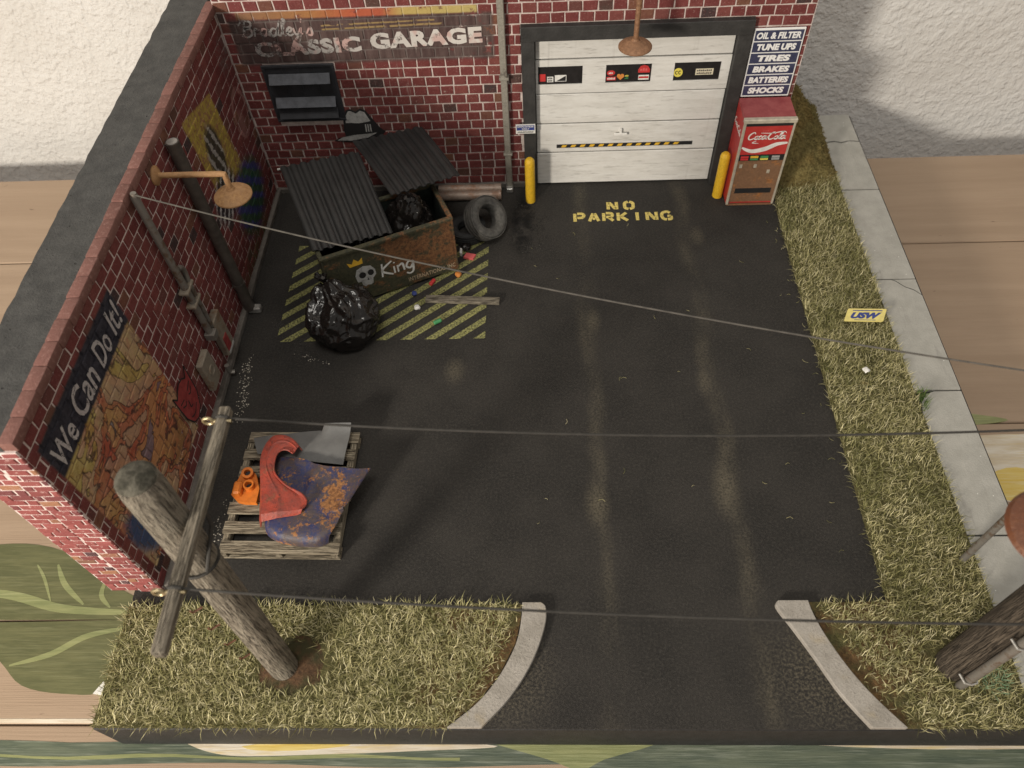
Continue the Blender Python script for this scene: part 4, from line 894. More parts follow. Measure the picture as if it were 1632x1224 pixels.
for q in (circ(-5.22, 1.95, .19, .22, 12), circ(-4.76, 1.98, .17, .21, 12), [(-5.03, 1.5), (-4.92, 1.5), (-4.97, 1.72)]): mb.prism(q, .008, .012, df)
mb.build('skull_socket', 'worn_black', sk, world=False, smooth=0)
MB().prism([(-5.75, 2.72), (-5.85, 3.05), (-5.6, 2.9), (-5.45, 3.2), (-5.25, 2.95), (-5.02, 3.15), (-5.05, 2.75)], 0, .006, df).build('crown_graffiti', 'tape_yellow', dm, world=False, smooth=0)
mb = MB(); script(mb, 'King', (.72, .26, .52, .5), -4.25, 1.35, .92, (.09, .13), df, .003); mb.build('graffiti_lettering', 'white_ink', dm, world=False, smooth=0)
MB().text('INTERNATIONAL INC', -2.85, -.12, .40, .70, df, .003, .015, 0, 1.1).build('faded_lettering', 'worn_letter', dm, world=False, smooth=0)
def to_local(p):
    d = Vector(p) - V(12.94, 24.07, 0); c, s_ = math.cos(-DA), math.sin(-DA); return V(d.x * c - d.y * s_, d.x * s_ + d.y * c, d.z)
def lid(TL, TR, BR, BL, n):
    TL, TR, BR, BL = map(to_local, (TL, TR, BR, BL))
    def fn(u, v):
        p = (TL * (1 - u) + TR * u) * (1 - v) + (BL * (1 - u) + BR * u) * v
        k = (math.sin(u * n * 2 * math.pi) + .25 * math.sin(u * n * 6 * math.pi)) * .065
        return p + V(0, 0, k + .08 * math.sin(v * 3.14))
    MB().sheet(fn, n * 10, 6, .05).build('lid', 'lid', dm, world=False, smooth=60)
lid((3.62, 27.25, 4.85), (7.72, 28.45, 4.85), (10.02, 22.95, 3.98), (6.12, 21.65, 3.98), 8)
lid((7.20, 29.65, 4.60), (10.98, 30.85, 4.62), (13.38, 26.35, 4.78), (9.92, 24.85, 4.75), 8)
MB().tube([to_local((3.4, 27.3, 4.7)), to_local((6.0, 28.0, 4.68))], .07, 8).build('hinge_rod', 'silver', dm, world=False)

def bag(label, c, r, hz_, seed, neck=None, group='black trash bags'):
    c = Vector(c); bm = bmesh.new(); bmesh.ops.create_icosphere(bm, subdivisions=6, radius=1)
    o = Vector((seed * 3.1, seed * 1.7, 0)); nk = Vector(neck) if neck else Vector((0, 0, 1)); nk.normalize()
    for v in bm.verts:
        d = v.co.normalized(); t = d.dot(nk); a = math.atan2(d.dot(nk.orthogonal().normalized()), d.dot(nk.cross(nk.orthogonal()).normalized()))
        f = 1 + .09 * mnoise.noise(d * 1.2 + o)
        w_ = a + .45 * mnoise.noise(d * 1.4 + o)
        k_ = max(0, min(1, t * .8 + .62))
        for q_, (fr_, am_, tt_) in enumerate(((1.7, .13, .35), (3.4, .085, .6), (6.5, .035, .9))):
            nn_ = abs(mnoise.noise(Vector((math.cos(w_) * fr_, math.sin(w_) * fr_, t * tt_ + seed * (q_ + 1)))))
            f -= am_ * min(1, nn_ * 2.6) * k_
        nn_ = abs(mnoise.noise(d * 1.6 + o * 3)); f -= .07 * min(1, nn_ * 3.5)
        nn_ = abs(mnoise.noise(d * 3.6 + o * 5)); f -= .03 * min(1, nn_ * 3.5)
        f += .13
        if t > .84: f += (t - .84) * 1.6
        p = d * f; q = Vector((p.x * r, p.y * r * .96, p.z * hz_))
        if q.z < -hz_ * .72: q.z = -hz_ * .72 - (abs(q.z) - hz_ * .72) * .05
        v.co = q
    zmin = min(v.co.z for v in bm.verts); bm.verts.index_update()
    mb = MB().add([v.co + c - V(0, 0, zmin) for v in bm.verts], [tuple(v.index for v in f.verts) for f in bm.faces]); bm.free()
    t = thing('trash_bag', label, 'trash bag', c, 0, group); mb.build('sack', 'bag', t, smooth=70)
    top_ = c + V(0, 0, -zmin) + Vector((nk.x * r, nk.y * r, nk.z * hz_)) * 1.08
    k = MB(); 
    for q in range(7):
        a = q * .9; e = top_ + nk * ru(.3, .55) + V(math.cos(a), math.sin(a), .3) * .25
        k.tube([top_ - nk * .3, top_ + nk * .12, e], [.13, .07, .12], 6)
    k.build('knot', 'bag', t, smooth=70)
bag('large shiny black trash bag on the ground in front of dumpster', (7.25, 19.75, 0), 1.82, 1.65, 1.0, (-.35, .45, .8))
bag('black trash bag stuffed inside the dumpster under right lid', (10.55, 24.75, .3), 1.50, 2.45, 4.0, (.2, -.2, 1))
bag('black trash bag inside the dumpster below the left lid', (8.2, 23.6, .3), 1.35, 1.55, 9.0, (0, 0, 1))

# ------------------------------------------------------------------ tyres, pipes, plank, litter
def tyre(label, c, n, r, wd, mat='rubber'):
    c = Vector(c); n = Vector(n).normalized(); t = thing('tyre', label, 'tyre', (c.x, c.y, 0), 0, 'old tyres')
    h = wd / 2; ri = r * .52
    prof = [(ri, -h * .55), (ri * 1.15, -h * .85), (r * .78, -h * 1.02), (r * .93, -h * .9), (r, -h * .62), (r, h * .62), (r * .93, h * .9), (r * .90, h * .93), (r * .78, h * 1.02), (r * .74, h * .99), (ri * 1.15, h * .85), (ri, h * .55)]
    MB().lathe(prof, c, n, 40, closed=True).build('casing', mat, t)
    tr = MB()
    for s_ in (-.35, -.12, .12, .35): tr.lathe([(r - .02, s_ * wd - .045), (r + .025, s_ * wd - .04), (r + .025, s_ * wd + .04), (r - .02, s_ * wd + .045)], c, n, 40, closed=True)
    tr.build('tread', mat, t)
tyre('worn grey tyre leaning on the dumpster beside rusty pipes', (14.45, 27.05, 1.12), (.62, -.42, .66), 1.22, .95)
tyre('dark tyre lying flat under the leaning tyre', (13.35, 27.0, .38), (0, 0, 1), 1.05, .72, 'rubber_dark')
for i, (y, lb, xa) in enumerate(((30.62, 'long rusty pipe on the ground against the brick wall', 11.2), (30.02, 'rusty pipe lying in front of another pipe behind tyre', 11.7))):
    t = thing('exhaust_pipe', lb, 'pipe', (13.5, y, 0), 0, 'rusty pipes by the wall')
    MB().lathe([(.28, -1.9), (.28, 1.9), (.22, 1.9), (.22, -1.9)], (13.35, y, .285), (1, 0, 0), 18, closed=True).build('tube', 'pipe_rust', t)
    MB().lathe([(.285, 1.45), (.305, 1.5), (.305, 1.9), (.285, 1.9)], (13.35, y, .285), (1, 0, 0), 18, closed=True).build('collar', 'pipe_rust', t)
pk = MB().box((-2.02, -.22, 0), (2.02, .22, .20), .025)
po = pk.build('loose_plank', 'plank', loc=(13.3, 21.72, .015), world=False); po.rotation_euler.z = R(-4.0)
tag(po, 'loose weathered grey plank lying across yellow hatch stripes', 'plank')
def crumple(name, label, c, r, mat, seed, flat_=.7):
    bm = bmesh.new(); bmesh.ops.create_icosphere(bm, subdivisions=2, radius=1)
    for v in bm.verts:
        d = v.co.normalized(); k = 1 + .45 * mnoise.noise(d * 2.2 + Vector((seed, 0, 0))); v.co = Vector((d.x * r * k, d.y * r * k, d.z * r * k * flat_))
    zm = min(v.co.z for v in bm.verts); bm.verts.index_update()
    o = MB().add([v.co + Vector(c) - V(0, 0, zm - .012) for v in bm.verts], [tuple(v.index for v in f.verts) for f in bm.faces]).build(name, mat, loc=c, smooth=0); bm.free()
    return tag(o, label, 'litter', 'litter on the ground')
crumple('paper_ball', 'crumpled white paper ball on the yellow hatch stripes', (10.87, 21.26, 0), .17, 'white_ink', 1)
crumple('wrapper', 'crumpled blue and white wrapper on hatch stripes near dumpster', (10.62, 22.27, 0), .15, 'blue_ink', 2)
crumple('wrapper', 'crumpled orange wrapper on stripe right of dumpster lettering', (12.96, 23.6, 0), .18, 'orange_ink', 3)
crumple('paper_ball', 'white crumpled scrap lying on the long grass strip', (33.26, 16.23, .42), .16, 'white_ink', 8)
def can(label, c, ang, mat):
    c = Vector(c); d = V(math.cos(ang), math.sin(ang), 0); o = MB().lathe([(.08, 0), (.11, .03), (.11, .40), (.08, .44), (.07, .42), (0, .42)], c + V(0, 0, .125), d, 14).build('drinks_can', mat, loc=c)
    tag(o, label, 'can', 'drinks cans on the ground')
can('dark red drinks can lying against front of dumpster', (11.45, 22.9, 0), R(60), 'red_ink'); can('green drinks can lying on a yellow hatch stripe', (11.85, 20.1, 0), R(30), 'green_ink')
cb = MB().prism([(13.2, 24.95), (13.75, 24.8), (13.9, 25.15), (13.35, 25.3)], .02, .16).build('cigarette_box', 'pink_ink', loc=(13.5, 25.05, .02)); tag(cb, 'small pink and red box among litter beside the dumpster', 'litter', 'litter on the ground')
crumple('plastic_wrap', 'crumpled dark shiny plastic wrap between pink box and tyre', (13.3, 25.75, 0), .30, 'bag', 11, .6)
pc = MB().prism([(12.98, 25.2), (13.12, 25.15), (13.1, 25.6), (12.98, 25.65)], .014, .24).build('paper_carton', 'white_ink', loc=(13.05, 25.4, .014)); tag(pc, 'thin white carton scrap standing between dumpster and pink box', 'litter', 'litter on the ground')
def pebbles(name, label, pts, mat, a, c):
    mb = MB()
    for (x, y, s_) in pts:
        for q in range(int(s_)):
            px, py = x + random.gauss(0, a), y + random.gauss(0, c); r = ru(.02, .05)
            vs = [Vector((px + r * ru(.6, 1.2) * dx, py + r * ru(.6, 1.2) * dy, r * .6 + r * .7 * dz)) for dx, dy, dz in ((1, 0, 0), (-1, 0, 0), (0, 1, 0), (0, -1, 0), (0, 0, 1), (0, 0, -1))]
            mb.add(vs, [(0, 2, 4), (2, 1, 4), (1, 3, 4), (3, 0, 4), (2, 0, 5), (1, 2, 5), (3, 1, 5), (0, 3, 5)])
    o = mb.build(name, mat, loc=(pts[0][0], pts[0][1], 0), smooth=0); tag(o, label, 'gravel', None, 'stuff')
pebbles('gravel', 'scattered pale gravel along the foot of mural wall', [(2.35, 17.4, 40), (2.45, 16.4, 40), (2.6, 15.3, 35), (2.7, 14.6, 22), (3.0, 8.3, 28), (3.2, 9.3, 12)], 'pebble', .14, .35)
pebbles('dark_grit', 'dark grit scattered beside hatch stripes and trash bag', [(3.6, 20.2, 60), (4.4, 18.9, 40), (5.0, 18.4, 40), (5.7, 18.0, 30), (16.6, 29.3, 50), (17.1, 25.6, 25)], 'grit', .28, .22)
pebbles('pale_chips', 'tiny pale stone chips near the trash bag', [(5.2, 18.15, 8), (5.8, 17.85, 8), (6.3, 17.6, 5)], 'pebble', .16, .07)

# ------------------------------------------------------------------ pallet and body panels
pl = thing('pallet', 'weathered wooden pallet carrying scrap car body panels', 'pallet', (6.15, 10, 0), R(-1.2))
PX0, PX1, PY0, PY1 = -2.6, 2.65, -3.1, 3.05
for k in range(7):
    y = PY0 + k * (PY1 - PY0 - .58) / 6; dx = ru(-.05, .05)
    MB().box((PX0 + dx, y, .50), (PX1 + dx, y + .58, .60), .02).build('deck_board', 'pallet_wood_x', pl, world=False)
for x in (PX0 + .02, -.15, PX1 - .34): MB().box((x, PY0 + .02, .10), (x + .30, PY1 - .02, .498), .02).build('stringer', 'pallet_wood_y', pl, world=False)
for y in (PY0, -.3, PY1 - .58): MB().box((PX0, y, .0), (PX1, y + .58, .098), .02).build('bottom_board', 'pallet_wood_x', pl, world=False)
# blue hood
def bil(A, B_, C_, D, u, v): return (Vector(A) * (1 - u) + Vector(B_) * u) * (1 - v) + (Vector(D) * (1 - u) + Vector(C_) * u) * v
def crv(p, t):
    q = spline([Vector(x) for x in p], 8); i = t * (len(q) - 1); k = min(int(i), len(q) - 2); return q[k].lerp(q[k + 1], i - k)
H_T = [(5.30, 11.45), (6.6, 11.25), (7.42, 10.90), (8.6, 10.75), (9.83, 10.62)]
H_B = [(5.42, 8.25), (5.55, 7.80), (6.1, 7.42), (7.0, 7.22), (7.85, 7.18), (8.25, 7.38)]
H_L = [(5.30, 11.45), (5.42, 10), (5.45, 8.9), (5.42, 8.25)]; H_R = [(9.83, 10.62), (9.4, 9.7), (9.02, 8.9), (8.80, 8.6), (8.60, 8.0), (8.25, 7.38)]
def hood(u, v):
    T, Bm, Lf, Rt = crv(H_T, u), crv(H_B, u), crv(H_L, v), crv(H_R, v)
    p = T * (1 - v) + Bm * v + Lf * (1 - u) + Rt * u - (Vector(H_T[0]) * (1 - u) * (1 - v) + Vector(H_T[-1]) * u * (1 - v) + Vector(H_B[0]) * (1 - u) * v + Vector(H_B[-1]) * u * v)
    e = abs(u - .55) * 2
    z = 1.02 + .13 * (1 - e ** 3) + .06 * math.exp(-((u - .5) / .03) ** 2) * (1 - v)
    if v > .62: t = (v - .62) / .38; z += .05 * math.sin(t * 3.14) - .45 * t ** 8
    if u > .78 and v < .55: z += .22 * ((u - .78) / .22) ** 2
    z += .05 * mnoise.noise(Vector((u * 3.2, v * 3.0, 1))) + .02 * mnoise.noise(Vector((u * 9, v * 9, 2)))
    return V(p.x, p.y, z)
ho = thing('car_hood', 'rusty dark blue car hood lying on pallet under red fender', 'car part', (7.3, 9.2, .6), 0, 'scrap car body panels')
MB().sheet(hood, 48, 48, .05).build('panel', 'blue_car', ho, smooth=32)
MB().tube([hood(.5, t / 12) + V(0, 0, -.02) for t in range(1, 10)], .035, 8).build('centre_rib', 'blue_car', ho)
# red fender
fo = [(5.20, 8.05), (5.08, 8.84), (4.95, 9.55), (4.82, 10.27), (4.72, 10.9), (4.70, 11.4), (4.82, 12.0), (5.12, 12.40), (5.66, 12.42), (6.12, 12.18), (6.47, 11.80)]
fi = [(7.05, 8.42), (7.30, 8.80), (7.02, 9.24), (6.33, 9.62), (5.82, 10.05), (5.60, 10.35), (5.50, 10.75), (5.52, 11.25), (5.70, 11.50), (5.98, 11.50), (6.24, 11.34)]
fo_s = spline([Vector(p) for p in fo], 5); fi_s = spline([Vector(p) for p in fi], 5)
def fender(u, v):
    i = u * (len(fo_s) - 1); k = min(int(i), len(fo_s) - 2); t = i - k
    a = fo_s[k].lerp(fo_s[k + 1], t); c = fi_s[k].lerp(fi_s[k + 1], t); p = a.lerp(c, v)
    z = 1.42 + .06 * math.sin(math.pi * v) + .05 * math.sin(u * 3.14) + .02 * mnoise.noise(Vector((u * 7, v * 3, 0)))
    if v < .10: z -= .42 * (1 - v / .10) ** 1.3
    if v > .90: z += .09 * ((v - .90) / .10)
    if u < .04: z -= .22 * (1 - u / .04)
    z += .025 * math.exp(-((v - .45) / .04) ** 2)
    return V(p.x, p.y, z)
fd_ = thing('car_fender', 'worn red car fender with wheel arch lying over blue hood', 'car part', (5.8, 10, 1.2), 0, 'scrap car body panels')
MB().sheet(fender, 75, 40, -.05).build('panel', 'red_car', fd_, smooth=32)
MB().tube([fender(t / 40, 1.0) for t in range(5, 39)], .045, 8).build('arch_lip', 'red_car', fd_)
# grey panel
def greyp(u, v):
    p = bil((4.0, 12.55, .72), (8.60, 12.9, .9), (8.42, 11.1, .80), (4.35, 11.75, .70), u, v)
    z = .10 * math.sin(v * 3.1)
    if v < .30 and u > .72: z += .30 * ((.30 - v) / .30) ** 2; p.y += .25 * ((.30 - v) / .3)
    if u < .2: z += .10
    p.y += .30 * math.sin(u * 3.14) * (1 if v < .5 else .2) * (.5 - v)
    return p + V(0, 0, z)
gp = thing('car_bodywork', 'grey primed car body panel with bent flap on pallet', 'car part', (6.4, 12, .6), 0, 'scrap car body panels')
MB().sheet(greyp, 30, 16, .06).build('panel', 'grey_car', gp, smooth=40)
MB().tube([greyp(.52, t / 10) + V(0, 0, .02) for t in range(0, 11)], .03, 8).build('crease', 'grey_car', gp)
op = thing('engine_bracket', 'small bright orange cast engine part with holes on pallet', 'car part', (4.1, 10, .6), 0, 'scrap car body panels')
pts = [(3.58, 9.62), (3.70, 10.3), (3.84, 10.86), (4.17, 10.94), (4.52, 10.6), (4.80, 9.9), (4.80, 9.2), (4.26, 9.22), (3.92, 9.30)]
MB().prism(pts, .62, .86).build('plate', 'orange_car', op, smooth=0)
MB().lathe([(.26, 0), (.26, .30), (.15, .30), (.15, .05), (0, .05)], (4.17, 10.60, .86), (.1, -.1, 1), 18).build('boss', 'orange_car', op)
MB().lathe([(.24, 0), (.24, .28), (.17, .28), (.17, .02), (0, .02)], (4.36, 9.98, .86), (0, 0, 1), 18).build('port', 'orange_car', op)
MB().lathe([(.15, 0), (.15, .02), (0, .02)], (4.36, 9.98, .885), (0, 0, 1), 14).build('hole', 'black_ink', op); MB().lathe([(.14, 0), (.14, .02), (0, .02)], (4.17, 10.60, .915), (.1, -.1, 1), 14).build('hole', 'black_ink', op)
MB().box((3.72, 9.50, .80), (4.10, 10.15, 1.22), .08).build('housing', 'orange_car', op)

# ------------------------------------------------------------------ utility poles and wires
def pole(name, label, base, top_, r0, r1, mat, arm, armlab, ins, armx):
    base, top_ = Vector(base), Vector(top_); t = thing(name, label, 'utility pole', base, 0, 'wooden utility poles')
    n = 26; seg = 28; vs = []; fs = []; a0 = (top_ - base).normalized(); ax_ = V(1, 0, 0); ay_ = a0.cross(ax_).normalized(); ax_ = ay_.cross(a0)
    for i in range(n + 1):
        f = i / n; c = base.lerp(top_, f); r = r0 + (r1 - r0) * f
        if i == n: r *= .93
        for k_ in range(seg):
            q = 6.2832 * k_ / seg; rr = r * (1 + .045 * mnoise.noise(Vector((math.cos(q) * 3, math.sin(q) * 3, f * 2.0))) - .05 * max(0, mnoise.noise(Vector((math.cos(q) * 7, math.sin(q) * 7, f * 1.2 + 5)))))
            vs.append(c + (ax_ * math.cos(q) + ay_ * math.sin(q)) * rr)
    for i in range(n):
        for k_ in range(seg): fs.append((i * seg + k_, i * seg + (k_ + 1) % seg, (i + 1) * seg + (k_ + 1) % seg, (i + 1) * seg + k_))
    fs.append(tuple(reversed(range(seg)))); fs.append(tuple(n * seg + k_ for k_ in range(seg)))
    MB().add(vs, fs).build('shaft', mat, t, smooth=45)
    MB().lathe([(r1 * .915, -.02), (r1 * .90, .05), (r1 * .78, .15), (r1 * .5, .22), (r1 * .2, .25), (0, .25)], top_, a0, 28).build('end_grain', 'end_grain', t, smooth=50)
    xa, ya, yb, z, h = arm
    MB().box((xa - h, ya, z - h), (xa + h, yb, z + h), .06).build('crossarm', 'arm_wood', t)
    for y in ins:
        i_ = MB(); 
        ring = [V(xa - h - .22 + .15 * math.cos(q * .524), y, z + .1 + .15 * math.sin(q * .524)) for q in range(13)]
        i_.tube(ring, .05, 8); i_.tube([V(xa - h - .08, y, z + .1), V(xa + h + .12, y, z + .1)], .05, 8); i_.build('eye_bolt', 'brass', t)
        MB().tube([V(xa + (h + .04) * math.cos(q * .785), y + .1, z + (h + .04) * math.sin(q * .785)) for q in range(9)], .055, 8).build('wire_wrap', 'wire', t)
    return t
lp_ = pole('utility_pole', 'leaning weathered wooden pole with crossarm standing in left grass', (7.17, 2.26, -.05), (7.28, 2.82, 14.4), .55, .58, 'pole_wood', (8.03, -.94, 6.42, 12.25, .18), '', (.65, 5.9), 0)
MB().tube([V(7.23 + .62 * math.cos(q * .42), 2.62 + .62 * math.sin(q * .42), 9.9 - .05 * math.sin(q * .42)) for q in range(16)], .05, 8).build('lashing', 'wire', lp_)
MB().tube([V(8.0, 3.3, 12.1), V(8.0, 3.1, 11.2), V(7.75, 2.1, 10.2)], .06, 8).build('brace', 'wire', lp_)
for z in (7.6, 6.0, 4.4, 2.8):
    sx = 7.2 - .50; MB().tube([V(sx - .02, 2.0, z), V(sx - .28, 1.82, z), V(sx - .28, 1.78, z + .22)], .035, 6).build('step', 'lampC', lp_)
MB().add(*[(lambda n=18: ([V(7.2, 2.3, .02)] + [V(7.5 + math.cos(6.2832 * k / n) * ru(1.3, 1.7), 2.4 + math.sin(6.2832 * k / n) * ru(1.0, 1.4), .07) for k in range(n)] + [V(7.2 + math.cos(6.2832 * k / n) * .6, 2.3 + math.sin(6.2832 * k / n) * .6, .32) for k in range(n)], [(1 + k, 1 + (k + 1) % n, 1 + n + (k + 1) % n, 1 + n + k) for k in range(n)] + [(0, 1 + n + k, 1 + n + (k + 1) % n) for k in range(n)]))()][0]).build('soil_mound', 'rust_soil', lp_)
rp_ = pole('utility_pole', 'dark wooden utility pole with grey conduit and lamp near pavement', (33.1, 2.35, -.05), (33.15, 2.5, 14.0), .62, .56, 'dark_pole', (33.70, -1.4, 6.9, 11.1, .24), '', (.10, 6.0), 0)
MB().tube([V(33.12, 1.55, .0), V(33.12, 1.62, 9.0)], .17, 12).build('conduit', 'conduit', rp_)
for z in (1.0, 5.0): MB().tube([V(33.42, 1.75, z), V(33.34, 1.42, z), V(33.12, 1.36, z), V(32.9, 1.42, z), V(32.82, 1.75, z)], .045, 6).build('strap', 'silver', rp_)
sl = thing('street_lamp', 'large rust red disc street lamp on arm from dark utility pole', 'lamp', (32.6, 2.4, 13.0))
MB().tube(spline([V(32.65, 2.4, 12.9), V(31.9, 2.3, 13.5), V(30.9, 2.1, 13.5), V(30.5, 2.0, 13.1)], 5), .14, 10).build('arm', 'lampC', sl)
MB().lathe([(0, .12), (.2, .12), (.3, .0), (.7, -.08), (1.12, -.26), (1.20, -.40), (1.12, -.40), (.7, -.2), (0, -.15)], (30.45, 2.0, 13.0), (-.1, -.05, 1), 36).build('shade', 'lampC', sl)
gpst = thing('post', 'thin grey metal post at edge of grass beside pavement', 'post', (34.9, 6.63, 0))
MB().tube([(34.9, 6.63, 0), (34.9, 6.63, 12.3)], .14, 12).build('shaft', 'conduit', gpst); MB().lathe([(.14, 0), (.19, .03), (.19, .14), (0, .2)], (34.9, 6.63, 12.3), seg=12).build('cap', 'silver', gpst)
def wire(label, a, c, sag, r, mat):
    a, c = Vector(a), Vector(c); pts = [a.lerp(c, k / 40) + V(0, 0, -sag * 4 * (k / 40) * (1 - k / 40)) for k in range(41)]
    o = MB().tube(pts, r, 8).build('overhead_wire', mat, loc=a); tag(o, label, 'wire', 'overhead wires')
wire('slack grey wire from conduit top on mural wall to thin post', (1.72, 17.0, 11.7), (34.9, 6.63, 12.3), .75, .030, 'wire_grey')
wire('dark wire between crossarm ends that reach over the asphalt yard', (8.1, 6.0, 12.35), (33.70, 6.0, 11.2), .70, .038, 'wire')
wire('dark wire between crossarm ends crossing above both curved kerbs', (8.1, .75, 12.35), (33.70, .10, 11.2), .75, .038, 'wire')
# membership plate standing in the grass
us = thing('sticker_plate', 'small yellow plate with blue USW lettering lying on grass by pavement', 'sign', (34.1, 19.8, .4))
q0, q1, q2, q3 = V(32.98, 19.42, .44), V(34.92, 19.32, .44), V(35.30, 20.12, .50), V(33.36, 20.20, .50)
up_ = lambda x, y, z: tuple(((q0 * (1 - x) + q1 * x) * (1 - y) + (q3 * (1 - x) + q2 * x) * y) + V(0, 0, z))
MB().prism([(0, 0.06), (.03, 0), (.97, 0), (1, .06), (1, .94), (.97, 1), (.03, 1), (0, .94)], 0, .04, up_).build('plate', 'sign_yellow', us, smooth=0)
MB().text('USW', .13, .90, .20, .70, up_, .046, .07, .25).build('lettering', 'blue_ink', us, smooth=0)
rc(MB(), .14, .9, .82, .88, .042, up_).build('printed_line', 'blue_ink', us, smooth=0); rc(MB(), .25, .8, .09, .12, .042, up_).build('printed_line', 'blue_ink', us, smooth=0)

# ------------------------------------------------------------------ grass
def inpoly(x, y, p):
    c = False; n = len(p)
    for i in range(n):
        a, d = p[i], p[i - 1]
        if (a[1] > y) != (d[1] > y) and x < (d[0] - a[0]) * (y - a[1]) / (d[1] - a[1]) + a[0]: c = not c
    return c
PL = [(.06, .06), (13.7, .06), (14.9, 1.0), (15.72, 2.05), (16.3, 3.2), (16.52, 4.2), (16.55, 4.8), (.06, 4.8)]
PR = [(31.33, 4.85), (28.2, 4.85), (28.6, 3.4), (29.2, 2.15), (29.9, 1.1), (30.8, .06), (35.43, .06), (35.43, 34.5), (31.5, 34.5), (31.42, 28.5), (31.36, 28.2)]
for p, loc in ((PL, (8, 2.5, 0)), (PR, (33.3, 12, 0))):
    struct(MB().prism(p, -.05, .10).build('grass_bed', 'soil', loc=loc, smooth=0))
def bare(x, y):      # worn spots
    d = 1.0
    d *= min(1, max(0, (math.hypot((x - 7.55) / 1.5, (y - 2.35) / 1.25) - .75) / .5))
    d *= min(1, max(.08, (math.hypot(x - 33.0, y - 2.5) - .5) / .8))
    n = mnoise.noise(Vector((x * .6, y * .6, 2))); d *= .72 + .38 * n
    if y < 5 and 26 < x < 32:
        t = (x - (30.75 - (y * .55)));  d *= min(1, max(.05, (t - .25) / .5))
    if y < 5 and x < 17:
        t = math.hypot(x - 9.5, y - 7) if False else (13.75 + 2.9 * (y / 4.8) ** .6) - x; d *= min(1, max(.1, (t - .1) / .5))
    return d
def blades(poly, dens, name, label, mat='grass', h=(.35, .75), w_=.022, loc=(0, 0, 0), lean=(.35, 1.25)):
    x0, x1 = min(p[0] for p in poly), max(p[0] for p in poly); y0, y1 = min(p[1] for p in poly), max(p[1] for p in poly)
    mb_v = []; mb_f = []
    n = int((x1 - x0) * (y1 - y0) * dens)
    for i in range(n):
        x, y = ru(x0, x1), ru(y0, y1)
        if not inpoly(x, y, poly) or rnd() > bare(x, y): continue
        a = ru(0, 6.2832); L = ru(*h); th = ru(*lean); cx, cy = math.cos(a), math.sin(a); k = len(mb_v); z0 = .09
        bnd = ru(-.1, .45); a2 = a + ru(-.6, .6); wx, wy = -cy * w_ * ru(.7, 1.3), cx * w_
        m1 = (x + cx * math.sin(th) * L * .5, y + cy * math.sin(th) * L * .5, z0 + math.cos(th) * L * .5)
        th2 = min(1.65, th + bnd); m2 = (m1[0] + math.cos(a2) * math.sin(th2) * L * .5, m1[1] + math.sin(a2) * math.sin(th2) * L * .5, max(.06, m1[2] + math.cos(th2) * L * .5))
        mb_v += [(x - wx / 2, y - wy / 2, z0 - .04), (x + wx / 2, y + wy / 2, z0 - .04), (m1[0] - wx / 2, m1[1] - wy / 2, m1[2]), (m1[0] + wx / 2, m1[1] + wy / 2, m1[2]), m2]
        mb_f += [(k, k + 1, k + 3, k + 2), (k + 2, k + 3, k + 4)]
    mb = MB(); mb.v = [Vector(v) for v in mb_v]; mb.f = mb_f
    o = mb.build(name, mat, loc=loc, smooth=0); tag(o, label, 'grass', None, 'stuff')
blades(PL, 300, 'grass', 'dry straw green grass around leaning pole beside the kerb', loc=(8, 2.5, 0), h=(.24, .68), w_=.024, lean=(.45, 1.4))
PR2 = [(31.33, 4.85), (28.2, 4.85), (28.6, 3.4), (29.2, 2.15), (29.9, 1.1), (30.8, .06), (35.40, .06), (35.40, 31.2), (31.5, 31.2), (31.42, 28.5), (31.36, 28.2)]
blades(PR2, 300, 'grass', 'dry straw green grass strip between asphalt and pavement', loc=(33.3, 12, 0), h=(.22, .58), w_=.023, lean=(.45, 1.4))
blades([(35.48, 14.0), (35.75, 14.1), (35.9, 15.1), (35.48, 15.2)], 260, 'green_tuft', 'fresh green grass tuft at the rounded pavement corner', 'tuft', (.35, .7), .025, (35.6, 14.6, 0), (.1, .7))
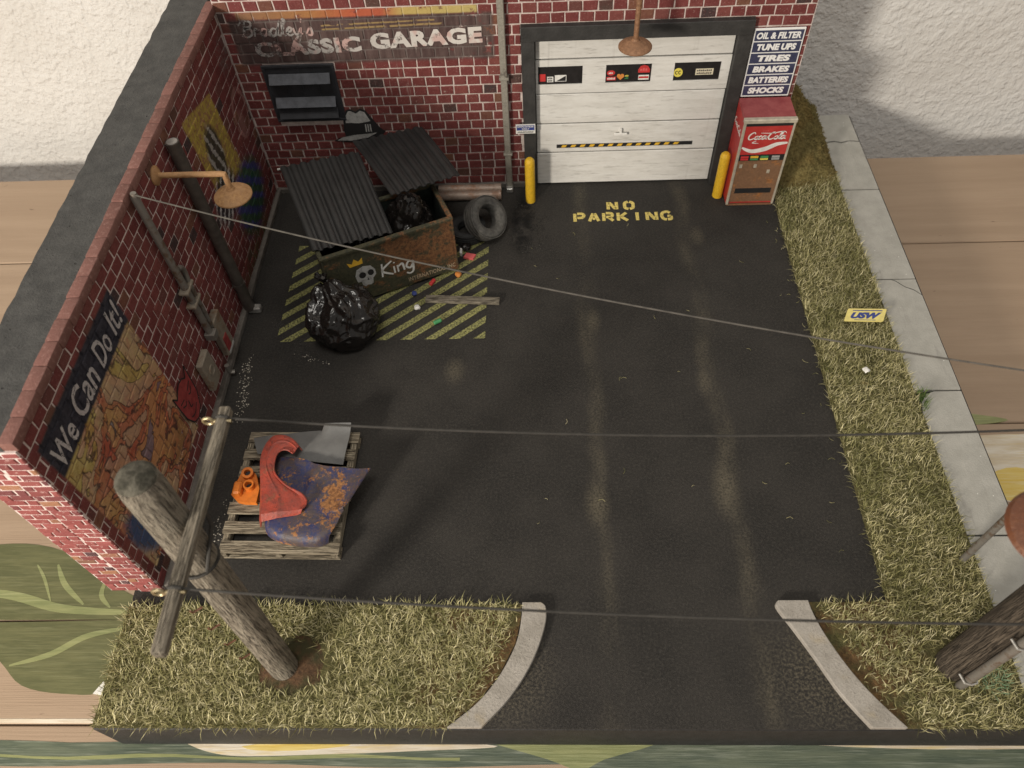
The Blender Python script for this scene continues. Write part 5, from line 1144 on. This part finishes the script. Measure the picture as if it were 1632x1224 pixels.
blades([(33.75, 1.3), (34.9, 1.3), (34.9, 2.2), (33.75, 2.2)], 120, 'mint_tuft', 'pale mint green tuft at foot of the dark pole', 'mint', (.3, .6), .03, (34.3, 1.7, 0), (.4, 1.3))
# few stray fibres on the yard
mb = MB()
for k in range(46):
    x, y = ru(17, 31), ru(5, 28)
    if rnd() < .45: x = 31.2 - abs(random.gauss(0, .3))
    a = ru(0, 6.28); L = ru(.12, .32); mb.tube(spline([V(x, y, .02), V(x + math.cos(a) * L * .5, y + math.sin(a) * L * .5, .05), V(x + math.cos(a + .5) * L, y + math.sin(a + .5) * L, .02)], 2), .007, 4)
o = mb.build('stray_fibre', 'grass', loc=(25, 15, 0)); tag(o, 'stray pale grass fibres scattered over the asphalt yard', 'fibres', None, 'stuff')
# mossy bank behind the drinks machine
bm = bmesh.new(); bmesh.ops.create_grid(bm, x_segments=44, y_segments=64, size=1)
for v in bm.verts:
    u, t = (v.co.x + 1) / 2, (v.co.y + 1) / 2; x = 31.45 + u * 3.95; y = 30.2 + t * 6.4
    hgt = (1 - u) ** .8 * (.5 + 4.3 * math.sin(min(1, t * 1.15) * 1.5708)) * min(1, (1 - t) * 6 + .4)
    hgt += .10; hgt *= min(1, t * 5 + .1)
    n = mnoise.noise(Vector((x * .9, y * .9, 1))) * .45 + mnoise.noise(Vector((x * 2.6, y * 2.6, 4))) * .28 + mnoise.noise(Vector((x * 7, y * 7, 4))) * .10
    v.co = Vector((x, y, max(.02, .06 + hgt + n * min(1, hgt * 1.2))))
bm.verts.index_update()
mo = MB().add([v.co.copy() for v in bm.verts], [tuple(v.index for v in f.verts) for f in bm.faces])
surf = [v.co.copy() for v in bm.verts]; bm.free()
for q in range(9000):
    p = random.choice(surf) + V(ru(-.08, .08), ru(-.08, .08), 0); d = V(ru(-1, 1), ru(-1, 1), ru(-.2, 1)).normalized() * ru(.06, .20); s_ = d.orthogonal().normalized() * ru(.02, .05)
    mo.add([p - s_, p + s_, p + d], [(0, 1, 2)])
o = mo.build('moss_bank', 'moss', loc=(33, 33, 0), smooth=60); tag(o, 'brown green mossy bank against brick corner behind drinks machine', 'moss', None, 'stuff')
